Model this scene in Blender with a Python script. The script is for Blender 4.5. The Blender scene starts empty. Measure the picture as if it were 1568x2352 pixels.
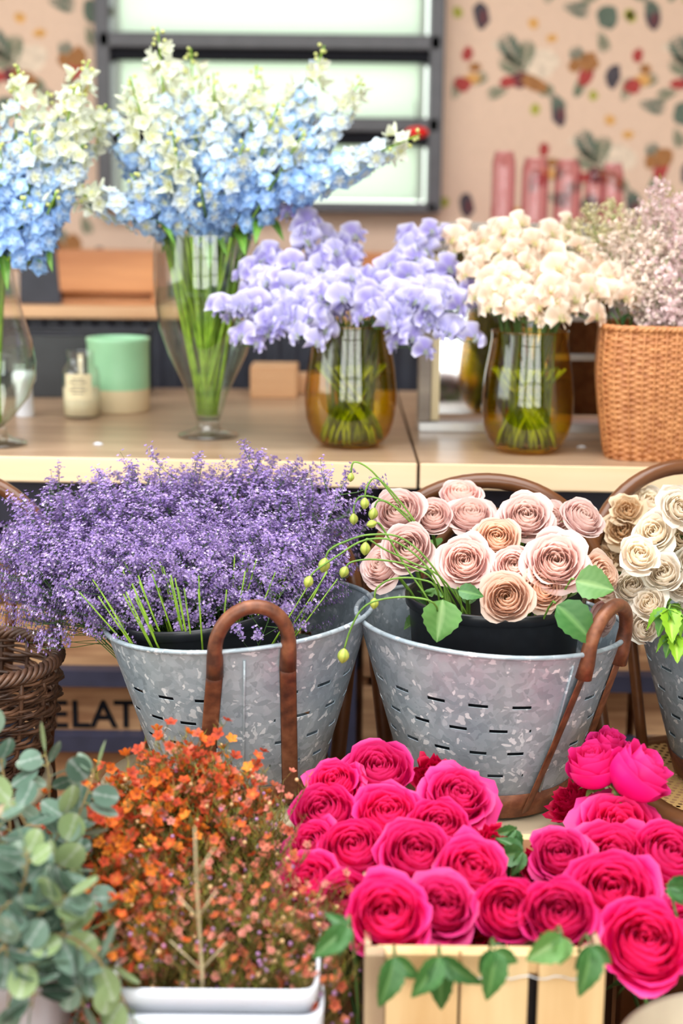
import bpy, math, random
from mathutils import Vector, Matrix, Quaternion
PI = math.pi
C = bpy.context.scene.collection
sc = bpy.context.scene
# ------------------------------------------------------------ camera, light, exposure
F = 3267.0
PITCH = math.radians(11.5); ROLL = math.radians(0.6)
CAMZ = 1.36
cam = bpy.data.cameras.new('camera'); camo = bpy.data.objects.new('camera', cam); C.objects.link(camo)
CM = Matrix.Translation((0, 0, CAMZ)) @ Matrix.Rotation(PI/2 - PITCH, 4, 'X') @ Matrix.Rotation(ROLL, 4, 'Z')
camo.matrix_world = CM
cam.sensor_fit = 'VERTICAL'; cam.sensor_height = 36.0; cam.sensor_width = 24.0
cam.lens = F*36.0/2352.0
cam.dof.use_dof = True; cam.dof.focus_distance = 2.22; cam.dof.aperture_fstop = 2.0
cam.clip_start = 0.05
sc.camera = camo
sc.view_settings.view_transform = 'Standard'; sc.view_settings.look = 'None'
sc.view_settings.gamma = 1.0; sc.view_settings.use_curve_mapping = False
sc.view_settings.exposure = 0.12
w = bpy.data.worlds.new('world'); sc.world = w; w.use_nodes = True
wn = w.node_tree.nodes; wl = w.node_tree.links
bg = wn['Background']
tc = wn.new('ShaderNodeTexCoord'); sep = wn.new('ShaderNodeSeparateXYZ'); rmp = wn.new('ShaderNodeValToRGB')
wl.new(tc.outputs['Generated'], sep.inputs[0]); wl.new(sep.outputs['Z'], rmp.inputs[0]); wl.new(rmp.outputs[0], bg.inputs[0])
rmp.color_ramp.elements[0].position = 0.0; rmp.color_ramp.elements[0].color = (.62, .70, .60, 1)
rmp.color_ramp.elements[1].position = 0.5; rmp.color_ramp.elements[1].color = (.92, .97, 1.0, 1)
bg.inputs[1].default_value = 3.0
try:
    sc.cycles.max_bounces = 7; sc.cycles.diffuse_bounces = 3; sc.cycles.glossy_bounces = 3
    sc.cycles.transmission_bounces = 4; sc.cycles.transparent_max_bounces = 24
    sc.cycles.caustics_reflective = False; sc.cycles.caustics_refractive = False
    sc.cycles.sample_clamp_indirect = 4.0
except Exception:
    pass

def area(name, loc, rot, sx, sy, power, col=(1, 1, 1)):
    l = bpy.data.lights.new(name, 'AREA'); l.shape = 'RECTANGLE'; l.size = sx; l.size_y = sy
    l.energy = power; l.color = col
    o = bpy.data.objects.new(name, l); C.objects.link(o); o.location = loc; o.rotation_euler = rot
    return o
# daylight of the three tall shop-front windows behind the camera and of the side window on the left, plus an added overhead fill light
for k, x in enumerate((-2.0, 0.0, 2.0)):
    area('front_window_daylight', (x, -2.62, 1.75), (math.radians(90), 0, 0), 1.5, 2.7, 54, (1, .985, .96))
area('overhead_fill', (-.3, 1.2, 3.42), (0, 0, 0), 3.6, 3.2, 128, (1, .985, .965))  # added soft top light, no such source known
area('side_window_daylight', (-2.9, 1.6, 1.9), (math.radians(90), 0, math.radians(-90)), 2.2, 1.8, 26, (.93, .97, 1.0))

# ------------------------------------------------------------ helpers
def at(px, py, Y):
    d = CM.to_3x3() @ Vector(((px-784)/F, (1176-py)/F, -1.0))
    s = Y/d.y
    return Vector((d.x*s, Y, CAMZ + d.z*s))
def atz(px, py, z):
    d = CM.to_3x3() @ Vector(((px-784)/F, (1176-py)/F, -1.0))
    s = (z-CAMZ)/d.z
    return Vector((d.x*s, d.y*s, z))
CMI = CM.inverted()
def proj(p):
    q = CMI @ Vector(p)
    return 784 - q.x/q.z*F, 1176 + q.y/q.z*F
def lerp(a, b, t): return a + (b-a)*t
def clamp(x, a=0., b=1.): return max(a, min(b, x))
def srgb(r, g, b):
    f = lambda c: (c/255/12.92) if c/255 <= .04045 else ((c/255+.055)/1.055)**2.4
    return (f(r), f(g), f(b))

class MB:
    def __init__(s): s.v = []; s.f = []; s.m = []; s.c = []; s.usecol = False
    def vert(s, p, c=(1, 1, 1)):
        s.v.append((p[0], p[1], p[2])); s.c.append(c); return len(s.v)-1
    def face(s, idx, m=0): s.f.append(tuple(idx)); s.m.append(m)
    def grid(s, fn, nu, nv, closed=False, m=0, colfn=None, keep=None, cap=False):
        b = len(s.v); cu = nu if closed else nu+1
        for j in range(nv+1):
            for i in range(cu):
                p = fn(i/nu, j/nv)
                s.v.append((p[0], p[1], p[2]))
                s.c.append(colfn(i/nu, j/nv) if colfn else (1, 1, 1))
        if colfn: s.usecol = True
        for j in range(nv):
            for i in range(nu):
                if keep and not keep(i, j): continue
                i2 = (i+1) % cu if closed else i+1
                s.f.append((b+j*cu+i, b+j*cu+i2, b+(j+1)*cu+i2, b+(j+1)*cu+i)); s.m.append(m)
        if cap and closed:
            s.f.append(tuple(b+i for i in range(cu))[::-1]); s.m.append(m)
            s.f.append(tuple(b+nv*cu+i for i in range(cu))); s.m.append(m)
    def tube(s, pts, rad, n=6, m=0, closed=False, cap=True, col=None, flat=1.0, nrm=None):
        pts = [Vector(p) for p in pts]; N = len(pts)
        if not isinstance(rad, (list, tuple)): rad = [rad]*N
        b = len(s.v); prev = None
        for k, p in enumerate(pts):
            if closed: t = pts[(k+1) % N]-pts[k-1]
            else: t = pts[min(k+1, N-1)]-pts[max(k-1, 0)]
            if t.length < 1e-9: t = Vector((0, 0, 1))
            t.normalize()
            if prev is None:
                a = Vector(nrm) if nrm else (Vector((0, 0, 1)) if abs(t.z) < .9 else Vector((1, 0, 0)))
            else: a = prev
            x = a - t*a.dot(t)
            if x.length < 1e-6: x = t.orthogonal()
            x.normalize(); prev = x; y = t.cross(x)
            for i in range(n):
                an = 2*PI*i/n
                q = p + (x*math.cos(an) + y*math.sin(an)*flat)*rad[k]
                s.v.append(tuple(q)); s.c.append(col or (1, 1, 1))
        R = N if closed else N-1
        for k in range(R):
            k2 = (k+1) % N
            for i in range(n):
                i2 = (i+1) % n
                s.f.append((b+k*n+i, b+k*n+i2, b+k2*n+i2, b+k2*n+i)); s.m.append(m)
        if cap and not closed and n > 2:
            s.f.append(tuple(b+i for i in range(n))[::-1]); s.m.append(m)
            s.f.append(tuple(b+(N-1)*n+i for i in range(n))); s.m.append(m)
    def lathe(s, prof, n=48, m=0, warp=None, colfn=None):
        P = prof
        def fn(u, v):
            k = v*(len(P)-1); i = int(round(k)); r, z = P[i]
            a = u*2*PI; q = (r*math.cos(a), r*math.sin(a), z)
            return warp(q) if warp else q
        s.grid(fn, n, len(P)-1, True, m, colfn)
    def box(s, c, d, rot=None, m=0):
        c = Vector(c); b = len(s.v)
        for sx in (-1, 1):
            for sy in (-1, 1):
                for sz in (-1, 1):
                    q = Vector((sx*d[0]/2, sy*d[1]/2, sz*d[2]/2))
                    if rot: q = rot @ q
                    s.vert(c+q)
        for f in ((0, 1, 3, 2), (4, 6, 7, 5), (0, 4, 5, 1), (2, 3, 7, 6), (0, 2, 6, 4), (1, 5, 7, 3)):
            s.face([b+i for i in f], m)
    def ball(s, c, r, n=8, m=0, col=(1, 1, 1), sq=(1, 1, 1), rot=None):
        c = Vector(c); b = len(s.v); k = max(3, n//2)
        for j in range(1, k):
            for i in range(n):
                a = 2*PI*i/n; t = PI*j/k
                q = Vector((math.sin(t)*math.cos(a)*sq[0], math.sin(t)*math.sin(a)*sq[1], math.cos(t)*sq[2]))*r
                if rot: q = rot @ q
                s.vert(c+q, col)
        q1 = Vector((0, 0, r*sq[2])); q2 = -q1
        if rot: q1 = rot @ q1; q2 = rot @ q2
        t = s.vert(c+q1, col); o = s.vert(c+q2, col)
        for j in range(k-2):
            for i in range(n):
                i2 = (i+1) % n
                s.face((b+j*n+i, b+(j+1)*n+i, b+(j+1)*n+i2, b+j*n+i2), m)
        for i in range(n):
            i2 = (i+1) % n
            s.face((t, b+i, b+i2), m); s.face((o, b+(k-2)*n+i2, b+(k-2)*n+i), m)
    def mesh(s, name, mats, smooth=True):
        me = bpy.data.meshes.new(name); me.from_pydata(s.v, [], s.f)
        for mm in (mats if isinstance(mats, (list, tuple)) else [mats]): me.materials.append(mm)
        me.polygons.foreach_set('material_index', s.m)
        me.polygons.foreach_set('use_smooth', [smooth]*len(s.f))
        ca = me.color_attributes.new('Col', 'FLOAT_COLOR', 'POINT')
        fl = []
        for c in s.c: fl.extend((c[0], c[1], c[2], 1.0))
        ca.data.foreach_set('color', fl)
        me.update(); return me
    def obj(s, name, mats, parent=None, smooth=True, loc=None):
        o = bpy.data.objects.new(name, s.mesh(name, mats, smooth)); C.objects.link(o)
        if parent: o.parent = parent
        if loc is not None: o.location = loc
        return o
def mobj(name, me, parent=None, loc=(0, 0, 0), quat=None, scale=1.0):
    o = bpy.data.objects.new(name, me); C.objects.link(o); o.parent = parent; o.location = loc
    if quat is not None: o.rotation_mode = 'QUATERNION'; o.rotation_quaternion = quat
    o.scale = (scale,)*3 if not isinstance(scale, (tuple, list)) else scale
    return o
def tag(o, label, cat, group=None, kind=None):
    if label: o['label'] = label
    if cat: o['category'] = cat
    if group: o['group'] = group
    if kind: o['kind'] = kind
    return o
def thing(name, label, cat, loc=(0, 0, 0), rz=0, group=None):
    o = bpy.data.objects.new(name, None); C.objects.link(o); o.empty_display_size = .02
    o.location = loc; o.rotation_euler = (0, 0, rz); return tag(o, label, cat, group)
def struct(name, mb, mats, smooth=False):
    o = mb.obj(name, mats, None, smooth); o['kind'] = 'structure'; return o
def bev(o, w=.002, seg=2):
    m = o.modifiers.new('bevel', 'BEVEL'); m.width = w; m.segments = seg; m.limit_method = 'ANGLE'; return o
def zq(d, twist=0.0):
    """rotation carrying local +Z onto direction d"""
    d = Vector(d).normalized()
    return d.to_track_quat('Z', 'Y') @ Quaternion((0, 0, 1), twist)

# ------------------------------------------------------------ materials
def newmat(name):
    m = bpy.data.materials.new(name); m.use_nodes = True
    nt = m.node_tree; return m, nt, nt.nodes, nt.links, nt.nodes['Principled BSDF']
def mat(name, col, rough=.6, metal=0., spec=.5, noise=0., nscale=20., bump=0., coat=0., stretch=None, col2=None):
    m, nt, N, L, b = newmat(name)
    b.inputs['Base Color'].default_value = (*col, 1); b.inputs['Roughness'].default_value = rough
    b.inputs['Metallic'].default_value = metal; b.inputs['Specular IOR Level'].default_value = spec
    b.inputs['Coat Weight'].default_value = coat
    if noise or bump:
        t = N.new('ShaderNodeTexCoord'); mp = N.new('ShaderNodeMapping'); n = N.new('ShaderNodeTexNoise')
        L.new(t.outputs['Object'], mp.inputs[0]); L.new(mp.outputs[0], n.inputs['Vector'])
        if stretch: mp.inputs['Scale'].default_value = stretch
        n.inputs['Scale'].default_value = nscale; n.inputs['Detail'].default_value = 5
        if noise:
            r = N.new('ShaderNodeValToRGB'); L.new(n.outputs['Fac'], r.inputs[0])
            c2 = col2 or tuple(c*(1-noise) for c in col)
            r.color_ramp.elements[0].position = .32; r.color_ramp.elements[0].color = (*c2, 1)
            r.color_ramp.elements[1].position = .68; r.color_ramp.elements[1].color = (*col, 1)
            L.new(r.outputs[0], b.inputs['Base Color'])
        if bump:
            bp = N.new('ShaderNodeBump'); bp.inputs['Strength'].default_value = bump; bp.inputs['Distance'].default_value = .003
            L.new(n.outputs['Fac'], bp.inputs['Height']); L.new(bp.outputs[0], b.inputs['Normal'])
    return m
def petal_mat(name, rough=.55, trans=.3, sat=1.0, tint=(1, 1, 1), spec=.25, sheen=0.):
    """petal or leaf: colour comes from the vertex colours, part of the light passes through"""
    m, nt, N, L, b = newmat(name)
    a = N.new('ShaderNodeAttribute'); a.attribute_name = 'Col'
    mul = N.new('ShaderNodeMix'); mul.data_type = 'RGBA'; mul.blend_type = 'MULTIPLY'; mul.inputs['Factor'].default_value = 1
    L.new(a.outputs['Color'], mul.inputs['A']); mul.inputs['B'].default_value = (*tint, 1)
    oi = N.new('ShaderNodeObjectInfo'); mr = N.new('ShaderNodeMapRange')
    mr.inputs['To Min'].default_value = .88; mr.inputs['To Max'].default_value = 1.08
    L.new(oi.outputs['Random'], mr.inputs['Value'])
    hsv = N.new('ShaderNodeHueSaturation'); hsv.inputs['Saturation'].default_value = sat
    L.new(mul.outputs['Result'], hsv.inputs['Color']); L.new(mr.outputs[0], hsv.inputs['Value'])
    L.new(hsv.outputs[0], b.inputs['Base Color']); b.inputs['Roughness'].default_value = rough
    b.inputs['Specular IOR Level'].default_value = spec
    tr = N.new('ShaderNodeBsdfTranslucent'); L.new(hsv.outputs[0], tr.inputs['Color'])
    mx = N.new('ShaderNodeMixShader'); mx.inputs[0].default_value = trans
    L.new(b.outputs[0], mx.inputs[1]); L.new(tr.outputs[0], mx.inputs[2])
    L.new(mx.outputs[0], N['Material Output'].inputs['Surface'])
    return m
def thin_glass(name, tint=(1, 1, 1), edge=(1, 1, 1), refl=1.0, dark=1.0):
    """thin clear glass: tinted see-through surface with fresnel reflections"""
    m, nt, N, L, b = newmat(name)
    N.remove(b)
    t = N.new('ShaderNodeBsdfTransparent'); g = N.new('ShaderNodeBsdfGlossy'); g.inputs['Roughness'].default_value = .02
    lw = N.new('ShaderNodeLayerWeight'); lw.inputs['Blend'].default_value = .5
    cr = N.new('ShaderNodeValToRGB'); L.new(lw.outputs['Facing'], cr.inputs[0])
    cr.color_ramp.elements[0].position = .3; cr.color_ramp.elements[0].color = (*tint, 1)
    cr.color_ramp.elements[1].position = .97; cr.color_ramp.elements[1].color = (*edge, 1)
    L.new(cr.outputs[0], t.inputs['Color'])
    pw = N.new('ShaderNodeMath'); pw.operation = 'POWER'; pw.inputs[1].default_value = 4.5
    L.new(lw.outputs['Facing'], pw.inputs[0])
    mu = N.new('ShaderNodeMath'); mu.operation = 'MULTIPLY_ADD'; mu.inputs[1].default_value = .55*refl; mu.inputs[2].default_value = .045*refl; mu.use_clamp = True
    L.new(pw.outputs[0], mu.inputs[0])
    mx = N.new('ShaderNodeMixShader'); L.new(mu.outputs[0], mx.inputs[0])
    L.new(t.outputs[0], mx.inputs[1]); L.new(g.outputs[0], mx.inputs[2])
    L.new(mx.outputs[0], N['Material Output'].inputs['Surface'])
    return m
def wood(name, c1, c2, axis='X', scale=6., rough=.5, bump=.15):
    st = {'X': (.12, 1, 1), 'Y': (1, .12, 1), 'Z': (1, 1, .12)}[axis]
    return mat(name, c1, rough, noise=1, nscale=scale*4, bump=bump, stretch=st, col2=c2)
M = {}
M['counter'] = wood('oak_top', srgb(180, 150, 122), srgb(148, 118, 92), 'X', 5, .32)
M['counter_edge'] = wood('oak_edge', srgb(250, 222, 185), srgb(240, 205, 162), 'X', 4, .5)
M['bench'] = wood('bench_wood', srgb(205, 140, 88), srgb(160, 96, 52), 'X', 4, .4)
M['bench_light'] = wood('bench_light_wood', srgb(214, 170, 128), srgb(188, 138, 96), 'X', 4, .45)
M['black'] = mat('black_plastic', (.012, .013, .017), .32, noise=.3, nscale=60)
M['ribbed'] = mat('black_ribbed', srgb(44, 46, 58), .5, noise=.3)
M['frame'] = mat('dark_window_steel', srgb(80, 78, 84), .45, noise=.2)
M['navy'] = mat('navy_steel', srgb(56, 58, 80), .5, noise=.25)
M['crate_wood'] = wood('old_crate_wood', srgb(226, 178, 132), srgb(160, 112, 76), 'X', 9, .7)
M['pine'] = wood('pine_slat', srgb(238, 208, 158), srgb(216, 176, 122), 'Z', 5, .6)
M['pine_grey'] = wood('weathered_pine', srgb(190, 165, 132), srgb(150, 124, 98), 'Z', 6, .7)
M['bent'] = wood('bentwood', srgb(124, 78, 46), srgb(88, 52, 30), 'X', 3, .28, .05)
M['bent_dark'] = wood('dark_bentwood', srgb(108, 66, 38), srgb(70, 42, 26), 'Z', 3, .3, .05)
M['seat'] = mat('cream_seat', srgb(208, 190, 158), .45, noise=.12, nscale=4)
M['floor'] = wood('brown_floorboards', srgb(130, 84, 48), srgb(88, 52, 28), 'Y', 3, .5)
M['plaster'] = mat('plaster', srgb(205, 198, 188), .8, noise=.08)
M['white'] = mat('white_plastic', srgb(226, 230, 240), .35, noise=.04)
M['cream_pot'] = mat('cream_glaze', srgb(222, 210, 186), .3, noise=.06)
M['mint'] = mat('mint_glaze', srgb(165, 220, 175), .3, noise=.06)
M['raw_clay'] = mat('raw_cream_clay', srgb(232, 212, 172), .7, noise=.08)
M['wax'] = mat('cream_wax', srgb(240, 228, 190), .5)
M['paper'] = mat('cream_paper', srgb(236, 222, 184), .8)
M['print'] = mat('grey_print', srgb(120, 108, 92), .8)
M['ink'] = mat('black_ink', (.012, .012, .016), .8, spec=.1)
M['red'] = mat('red_glass', (.85, .01, .01), .3)
M['stem'] = mat('green_stem', srgb(118, 158, 60), .5, noise=.35, nscale=40, col2=srgb(80, 120, 36))
M['stem_dark'] = mat('dark_green_stem', srgb(84, 122, 58), .55, noise=.4, nscale=40)
M['stem_wet'] = mat('bright_green_stem', srgb(160, 196, 56), .5, noise=.5, nscale=30, col2=srgb(92, 134, 28))
M['stem_olive'] = mat('olive_stem', srgb(140, 118, 62), .6, noise=.4, nscale=40)
M['stem_pale'] = mat('pale_straw_stem', srgb(196, 178, 138), .6, noise=.3, nscale=40)
M['stem_euc'] = mat('pink_brown_stem', srgb(168, 140, 96), .5, noise=.3)
M['clear'] = thin_glass('clear_glass', (.985, .99, .985), (.80, .86, .83), 2.4)
M['water'] = thin_glass('water', (.95, .985, .94), (.85, .93, .85), .3)
M['amber'] = thin_glass('amber_glass', (1.0, .80, .24), (.90, .50, .05), 2.0)
M['amber_water'] = thin_glass('amber_water', (.90, .92, .42), (.80, .80, .22), .3)
M['pinkglass'] = thin_glass('pink_glass', (.90, .62, .68), (.62, .26, .36), 1.6)
M['pane'] = None
M['petal'] = petal_mat('petal', .5, .36, 1.0)
M['petal_blush'] = petal_mat('blush_petal', .5, .5, 1.0)
M['petal_pink'] = petal_mat('hot_pink_petal', .42, .38, 1.0, spec=.35)
M['leaf'] = petal_mat('leaf', .38, .22, spec=.5)
M['leaf_matt'] = petal_mat('bloomy_leaf', .6, .2, spec=.3)
M['tiny'] = petal_mat('tiny_petal', .6, .3, spec=.2)
def rust_mat():
    m, nt, N, L, b = newmat('rusted_iron')
    t = N.new('ShaderNodeTexCoord'); n = N.new('ShaderNodeTexNoise'); n.inputs['Scale'].default_value = 55; n.inputs['Detail'].default_value = 8
    n2 = N.new('ShaderNodeTexNoise'); n2.inputs['Scale'].default_value = 9; n2.inputs['Detail'].default_value = 4
    L.new(t.outputs['Object'], n.inputs['Vector']); L.new(t.outputs['Object'], n2.inputs['Vector'])
    ad = N.new('ShaderNodeMath'); ad.operation = 'ADD'; L.new(n.outputs['Fac'], ad.inputs[0]); L.new(n2.outputs['Fac'], ad.inputs[1])
    r = N.new('ShaderNodeValToRGB'); mr = N.new('ShaderNodeMath'); mr.operation = 'MULTIPLY'; mr.inputs[1].default_value = .5
    L.new(ad.outputs[0], mr.inputs[0]); L.new(mr.outputs[0], r.inputs[0])
    e = r.color_ramp.elements; e[0].position = .36; e[0].color = (*srgb(74, 42, 30), 1); e[1].position = .66; e[1].color = (*srgb(158, 102, 70), 1)
    k = r.color_ramp.elements.new(.5); k.color = (*srgb(120, 70, 46), 1)
    L.new(r.outputs[0], b.inputs['Base Color']); b.inputs['Roughness'].default_value = .45; b.inputs['Metallic'].default_value = .15
    bp = N.new('ShaderNodeBump'); bp.inputs['Strength'].default_value = .35; bp.inputs['Distance'].default_value = .002
    L.new(n.outputs['Fac'], bp.inputs['Height']); L.new(bp.outputs[0], b.inputs['Normal'])
    return m
M['rust'] = rust_mat()
def galv_mat():
    m, nt, N, L, b = newmat('galvanised_zinc')
    t = N.new('ShaderNodeTexCoord'); ns = N.new('ShaderNodeTexNoise'); ns.inputs['Scale'].default_value = 40
    L.new(t.outputs['Object'], ns.inputs['Vector'])
    vm = N.new('ShaderNodeMix'); vm.data_type = 'RGBA'; vm.inputs['Factor'].default_value = .035
    L.new(t.outputs['Object'], vm.inputs['A']); L.new(ns.outputs['Color'], vm.inputs['B'])
    v1 = N.new('ShaderNodeTexVoronoi'); v1.inputs['Scale'].default_value = 95
    v2 = N.new('ShaderNodeTexVoronoi'); v2.inputs['Scale'].default_value = 130
    L.new(vm.outputs['Result'], v1.inputs['Vector']); L.new(vm.outputs['Result'], v2.inputs['Vector'])
    s1 = N.new('ShaderNodeSeparateColor'); L.new(v1.outputs['Color'], s1.inputs[0])
    s2 = N.new('ShaderNodeSeparateColor'); L.new(v2.outputs['Color'], s2.inputs[0])
    r1 = N.new('ShaderNodeValToRGB'); L.new(s1.outputs[0], r1.inputs[0])
    e = r1.color_ramp.elements; e[0].position = 0; e[0].color = (*srgb(162, 172, 178), 1); e[1].position = 1; e[1].color = (*srgb(192, 201, 207), 1)
    r2 = N.new('ShaderNodeValToRGB'); L.new(s2.outputs[1], r2.inputs[0]); r2.color_ramp.interpolation = 'LINEAR'
    e = r2.color_ramp.elements; e[0].position = .90; e[0].color = (0, 0, 0, 1); e[1].position = 1.0; e[1].color = (1, 1, 1, 1)
    n3 = N.new('ShaderNodeTexNoise'); n3.inputs['Scale'].default_value = 7; n3.inputs['Detail'].default_value = 4
    L.new(t.outputs['Object'], n3.inputs['Vector'])
    r3 = N.new('ShaderNodeValToRGB'); L.new(n3.outputs['Fac'], r3.inputs[0])
    e = r3.color_ramp.elements; e[0].position = .35; e[0].color = (*srgb(205, 215, 222), 1); e[1].position = .7; e[1].color = (1, 1, 1, 1)
    mm = N.new('ShaderNodeMix'); mm.data_type = 'RGBA'; mm.blend_type = 'MULTIPLY'; mm.inputs['Factor'].default_value = 1
    L.new(r1.outputs[0], mm.inputs['A']); L.new(r3.outputs[0], mm.inputs['B'])
    mx = N.new('ShaderNodeMix'); mx.data_type = 'RGBA'; L.new(r2.outputs[0], mx.inputs['Factor'])
    L.new(mm.outputs['Result'], mx.inputs['A']); mx.inputs['B'].default_value = (*srgb(236, 241, 244), 1)
    L.new(mx.outputs['Result'], b.inputs['Base Color'])
    b.inputs['Metallic'].default_value = .25; b.inputs['Roughness'].default_value = .42
    rr = N.new('ShaderNodeMapRange'); L.new(s1.outputs[1], rr.inputs['Value']); rr.inputs['To Min'].default_value = .3; rr.inputs['To Max'].default_value = .55
    L.new(rr.outputs[0], b.inputs['Roughness'])
    return m
M['galv'] = galv_mat()
def cane_mat():
    m, nt, N, L, b = newmat('woven_cane')
    t = N.new('ShaderNodeTexCoord'); v = N.new('ShaderNodeTexVoronoi'); v.inputs['Scale'].default_value = 78; v.inputs['Randomness'].default_value = 0
    L.new(t.outputs['Object'], v.inputs['Vector'])
    mp = N.new('ShaderNodeMapping'); mp.inputs['Scale'].default_value = (1, 1, 0); L.new(t.outputs['Object'], mp.inputs[0]); L.new(mp.outputs[0], v.inputs['Vector'])
    mp.inputs['Rotation'].default_value = (0, 0, .78)
    r = N.new('ShaderNodeValToRGB'); L.new(v.outputs['Distance'], r.inputs[0])
    e = r.color_ramp.elements; e[0].position = .26; e[0].color = (1, 1, 1, 1); e[1].position = .32; e[1].color = (0, 0, 0, 1)
    b.inputs['Base Color'].default_value = (*srgb(206, 164, 104), 1); b.inputs['Roughness'].default_value = .5
    tr = N.new('ShaderNodeBsdfTransparent'); mx = N.new('ShaderNodeMixShader'); L.new(r.outputs[0], mx.inputs[0])
    L.new(b.outputs[0], mx.inputs[1]); L.new(tr.outputs[0], mx.inputs[2]); L.new(mx.outputs[0], N['Material Output'].inputs['Surface'])
    return m
M['cane'] = cane_mat()
M['wicker'] = mat('honey_wicker', srgb(206, 142, 88), .5, noise=.35, nscale=60, bump=.2, col2=srgb(166, 100, 54))
M['wicker_dark'] = mat('dark_brown_twig', srgb(104, 70, 48), .5, noise=.6, nscale=30, bump=.3, col2=srgb(52, 32, 22))
def pane_mat():
    m, nt, N, L, b = newmat('frosted_pane')
    b.inputs['Base Color'].default_value = (.86, .93, .85, 1); b.inputs['Roughness'].default_value = .25
    tr = N.new('ShaderNodeBsdfTranslucent'); tr.inputs['Color'].default_value = (.86, .95, .84, 1)
    mx = N.new('ShaderNodeMixShader'); mx.inputs[0].default_value = .75
    L.new(b.outputs[0], mx.inputs[1]); L.new(tr.outputs[0], mx.inputs[2]); L.new(mx.outputs[0], N['Material Output'].inputs['Surface'])
    return m
M['pane'] = pane_mat()
M['mirror'] = mat('old_mirror', (.62, .64, .66), .06, metal=1.0, noise=.3, nscale=6)
M['grey_frame'] = wood('grey_frame_wood', srgb(168, 158, 148), srgb(128, 118, 112), 'X', 5, .6)
M['silver'] = mat('brushed_silver', (.6, .6, .6), .3, metal=.8)
# ------------------------------------------------------------ the room
WY = 5.2
def plate(name, c, d, m): 
    b = MB(); b.box(c, d); return struct(name, b, M[m])
plate('floor', (0, 1.2, -.05), (7.2, 8.2, .1), 'floor')
# wallpaper wall with its window opening
wx0, wx1 = at(240, 250, WY).x, at(1005, 250, WY).x
wz0, wz1 = at(600, 470, WY).z, 3.0
wb = MB()
def wallbox(x0, x1, z0, z1): wb.box(((x0+x1)/2, WY+.06, (z0+z1)/2), (x1-x0, .12, z1-z0))
wallbox(-3.6, wx0, 0, 3.5); wallbox(wx1, 3.6, 0, 3.5); wallbox(wx0, wx1, 0, wz0); wallbox(wx0, wx1, wz1, 3.5)
WPC = [srgb(222, 190, 168), srgb(74, 66, 74), srgb(98, 112, 98), srgb(120, 128, 104), srgb(178, 62, 58), srgb(168, 112, 62),
       srgb(226, 168, 96), srgb(176, 170, 70), srgb(110, 52, 58), srgb(236, 214, 192)]
wmats = [mat('wallpaper_ink', c, .75, noise=(.06 if i == 0 else .3), nscale=40) for i, c in enumerate(WPC)]
wrnd = random.Random(4)
def wpoly(pts, m, lift=.001):
    ids = [wb.vert((x, WY-lift, z)) for x, z in pts]; wb.face(ids[::-1], m)
def blob(x, z, rx, rz, m, lift=.001, ang=0., n=12, j=.15):
    if n == 12: rx *= 1.3; rz *= 1.3
    pts = []
    for i in range(n):
        a = 2*PI*i/n; k = 1+wrnd.uniform(-j, j)
        u, v = math.cos(a)*rx*k, math.sin(a)*rz*k
        pts.append((x+u*math.cos(ang)-v*math.sin(ang), z+u*math.sin(ang)+v*math.cos(ang)))
    wpoly(pts, m, lift)
def fern(x, z, L, ang, m):
    L *= 1.25
    for k in range(9):
        t = k/8; bx, bz = x+math.cos(ang)*L*t, z+math.sin(ang)*L*t
        for s in (-1, 1):
            a = ang+s*.75; l = L*.42*math.sin(PI*(.18+.8*t))
            blob(bx+math.cos(a)*l*.5, bz+math.sin(a)*l*.5, l*.55, l*.12, m, .0012, a, 6, .05)
S = WY/F/math.cos(PITCH)*1.02
def motif(ox, oz):
    P = lambda u, v: (ox+u*S, oz-v*S)
    blob(*P(0, 0), 13*S, 22*S, 1, .001, .15); blob(*P(4, 4), 5*S, 12*S, 8, .0016)
    blob(*P(-50, -5), 9*S, 9*S, 7)
    fern(*P(85, 105), 62*S, 2.1, 2); fern(*P(95, 110), 50*S, 1.5, 3); fern(*P(100, 120), 55*S, 2.6, 3)
    blob(*P(88, 130), 18*S, 13*S, 8, .0015); blob(*P(118, 138), 22*S, 12*S, 5, .0017, -.4); blob(*P(142, 150), 12*S, 10*S, 3)
    blob(*P(128, 96), 30*S, 22*S, 9); fern(*P(150, 155), 40*S, -.9, 2)
    blob(*P(-27, 78), 9*S, 11*S, 4); blob(*P(-35, 140), 14*S, 12*S, 4, .0016); blob(*P(-15, 128), 14*S, 9*S, 6, .0013); fern(*P(-20, 140), 34*S, .5, 3)
    blob(*P(265, 0), 17*S, 19*S, 2, .001, .3); blob(*P(315, 0), 8*S, 9*S, 7); blob(*P(5+225, 92), 16*S, 16*S, 5, .0015, .5)
    blob(*P(225, 118), 12*S, 19*S, 4, .0013, -.5); blob(*P(215, 138), 8*S, 24*S, 3, .001, -.4)
    blob(*P(283, 120), 12*S, 20*S, 1, .001, -.2); blob(*P(242, 160), 8*S, 8*S, 7); blob(*P(150, 45), 10*S, 7*S, 6)
    fern(*P(-55, 170), 40*S, 1.2, 3); fern(*P(215, 110), 42*S, 1.9, 2); blob(*P(200, 100), 10*S, 12*S, 5, .0016); blob(*P(60, 135), 13*S, 9*S, 4, .0018); fern(*P(250, 30), 36*S, -1.2, 3); blob(*P(-10, 105), 10*S, 8*S, 5, .0014); fern(*P(60, 150), 36*S, 3.4, 3)
    blob(*P(35, 60), 8*S, 6*S, 9); fern(*P(172, -20), 45*S, -.2, 2); blob(*P(110, 15), 9*S, 9*S, 6)
o0 = at(1105, 35, WY)
for i in range(-9, 10):
    for j in range(-12, 13):
        ox = o0.x + (360*i+170*j)*S; oz = o0.z-195*j*S
        if -2.0 < ox < 2.0 and .7 < oz < 2.9 and not (wx0-.42 < ox < wx1-.1 and oz > wz0-.05): motif(ox, oz)
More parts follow.
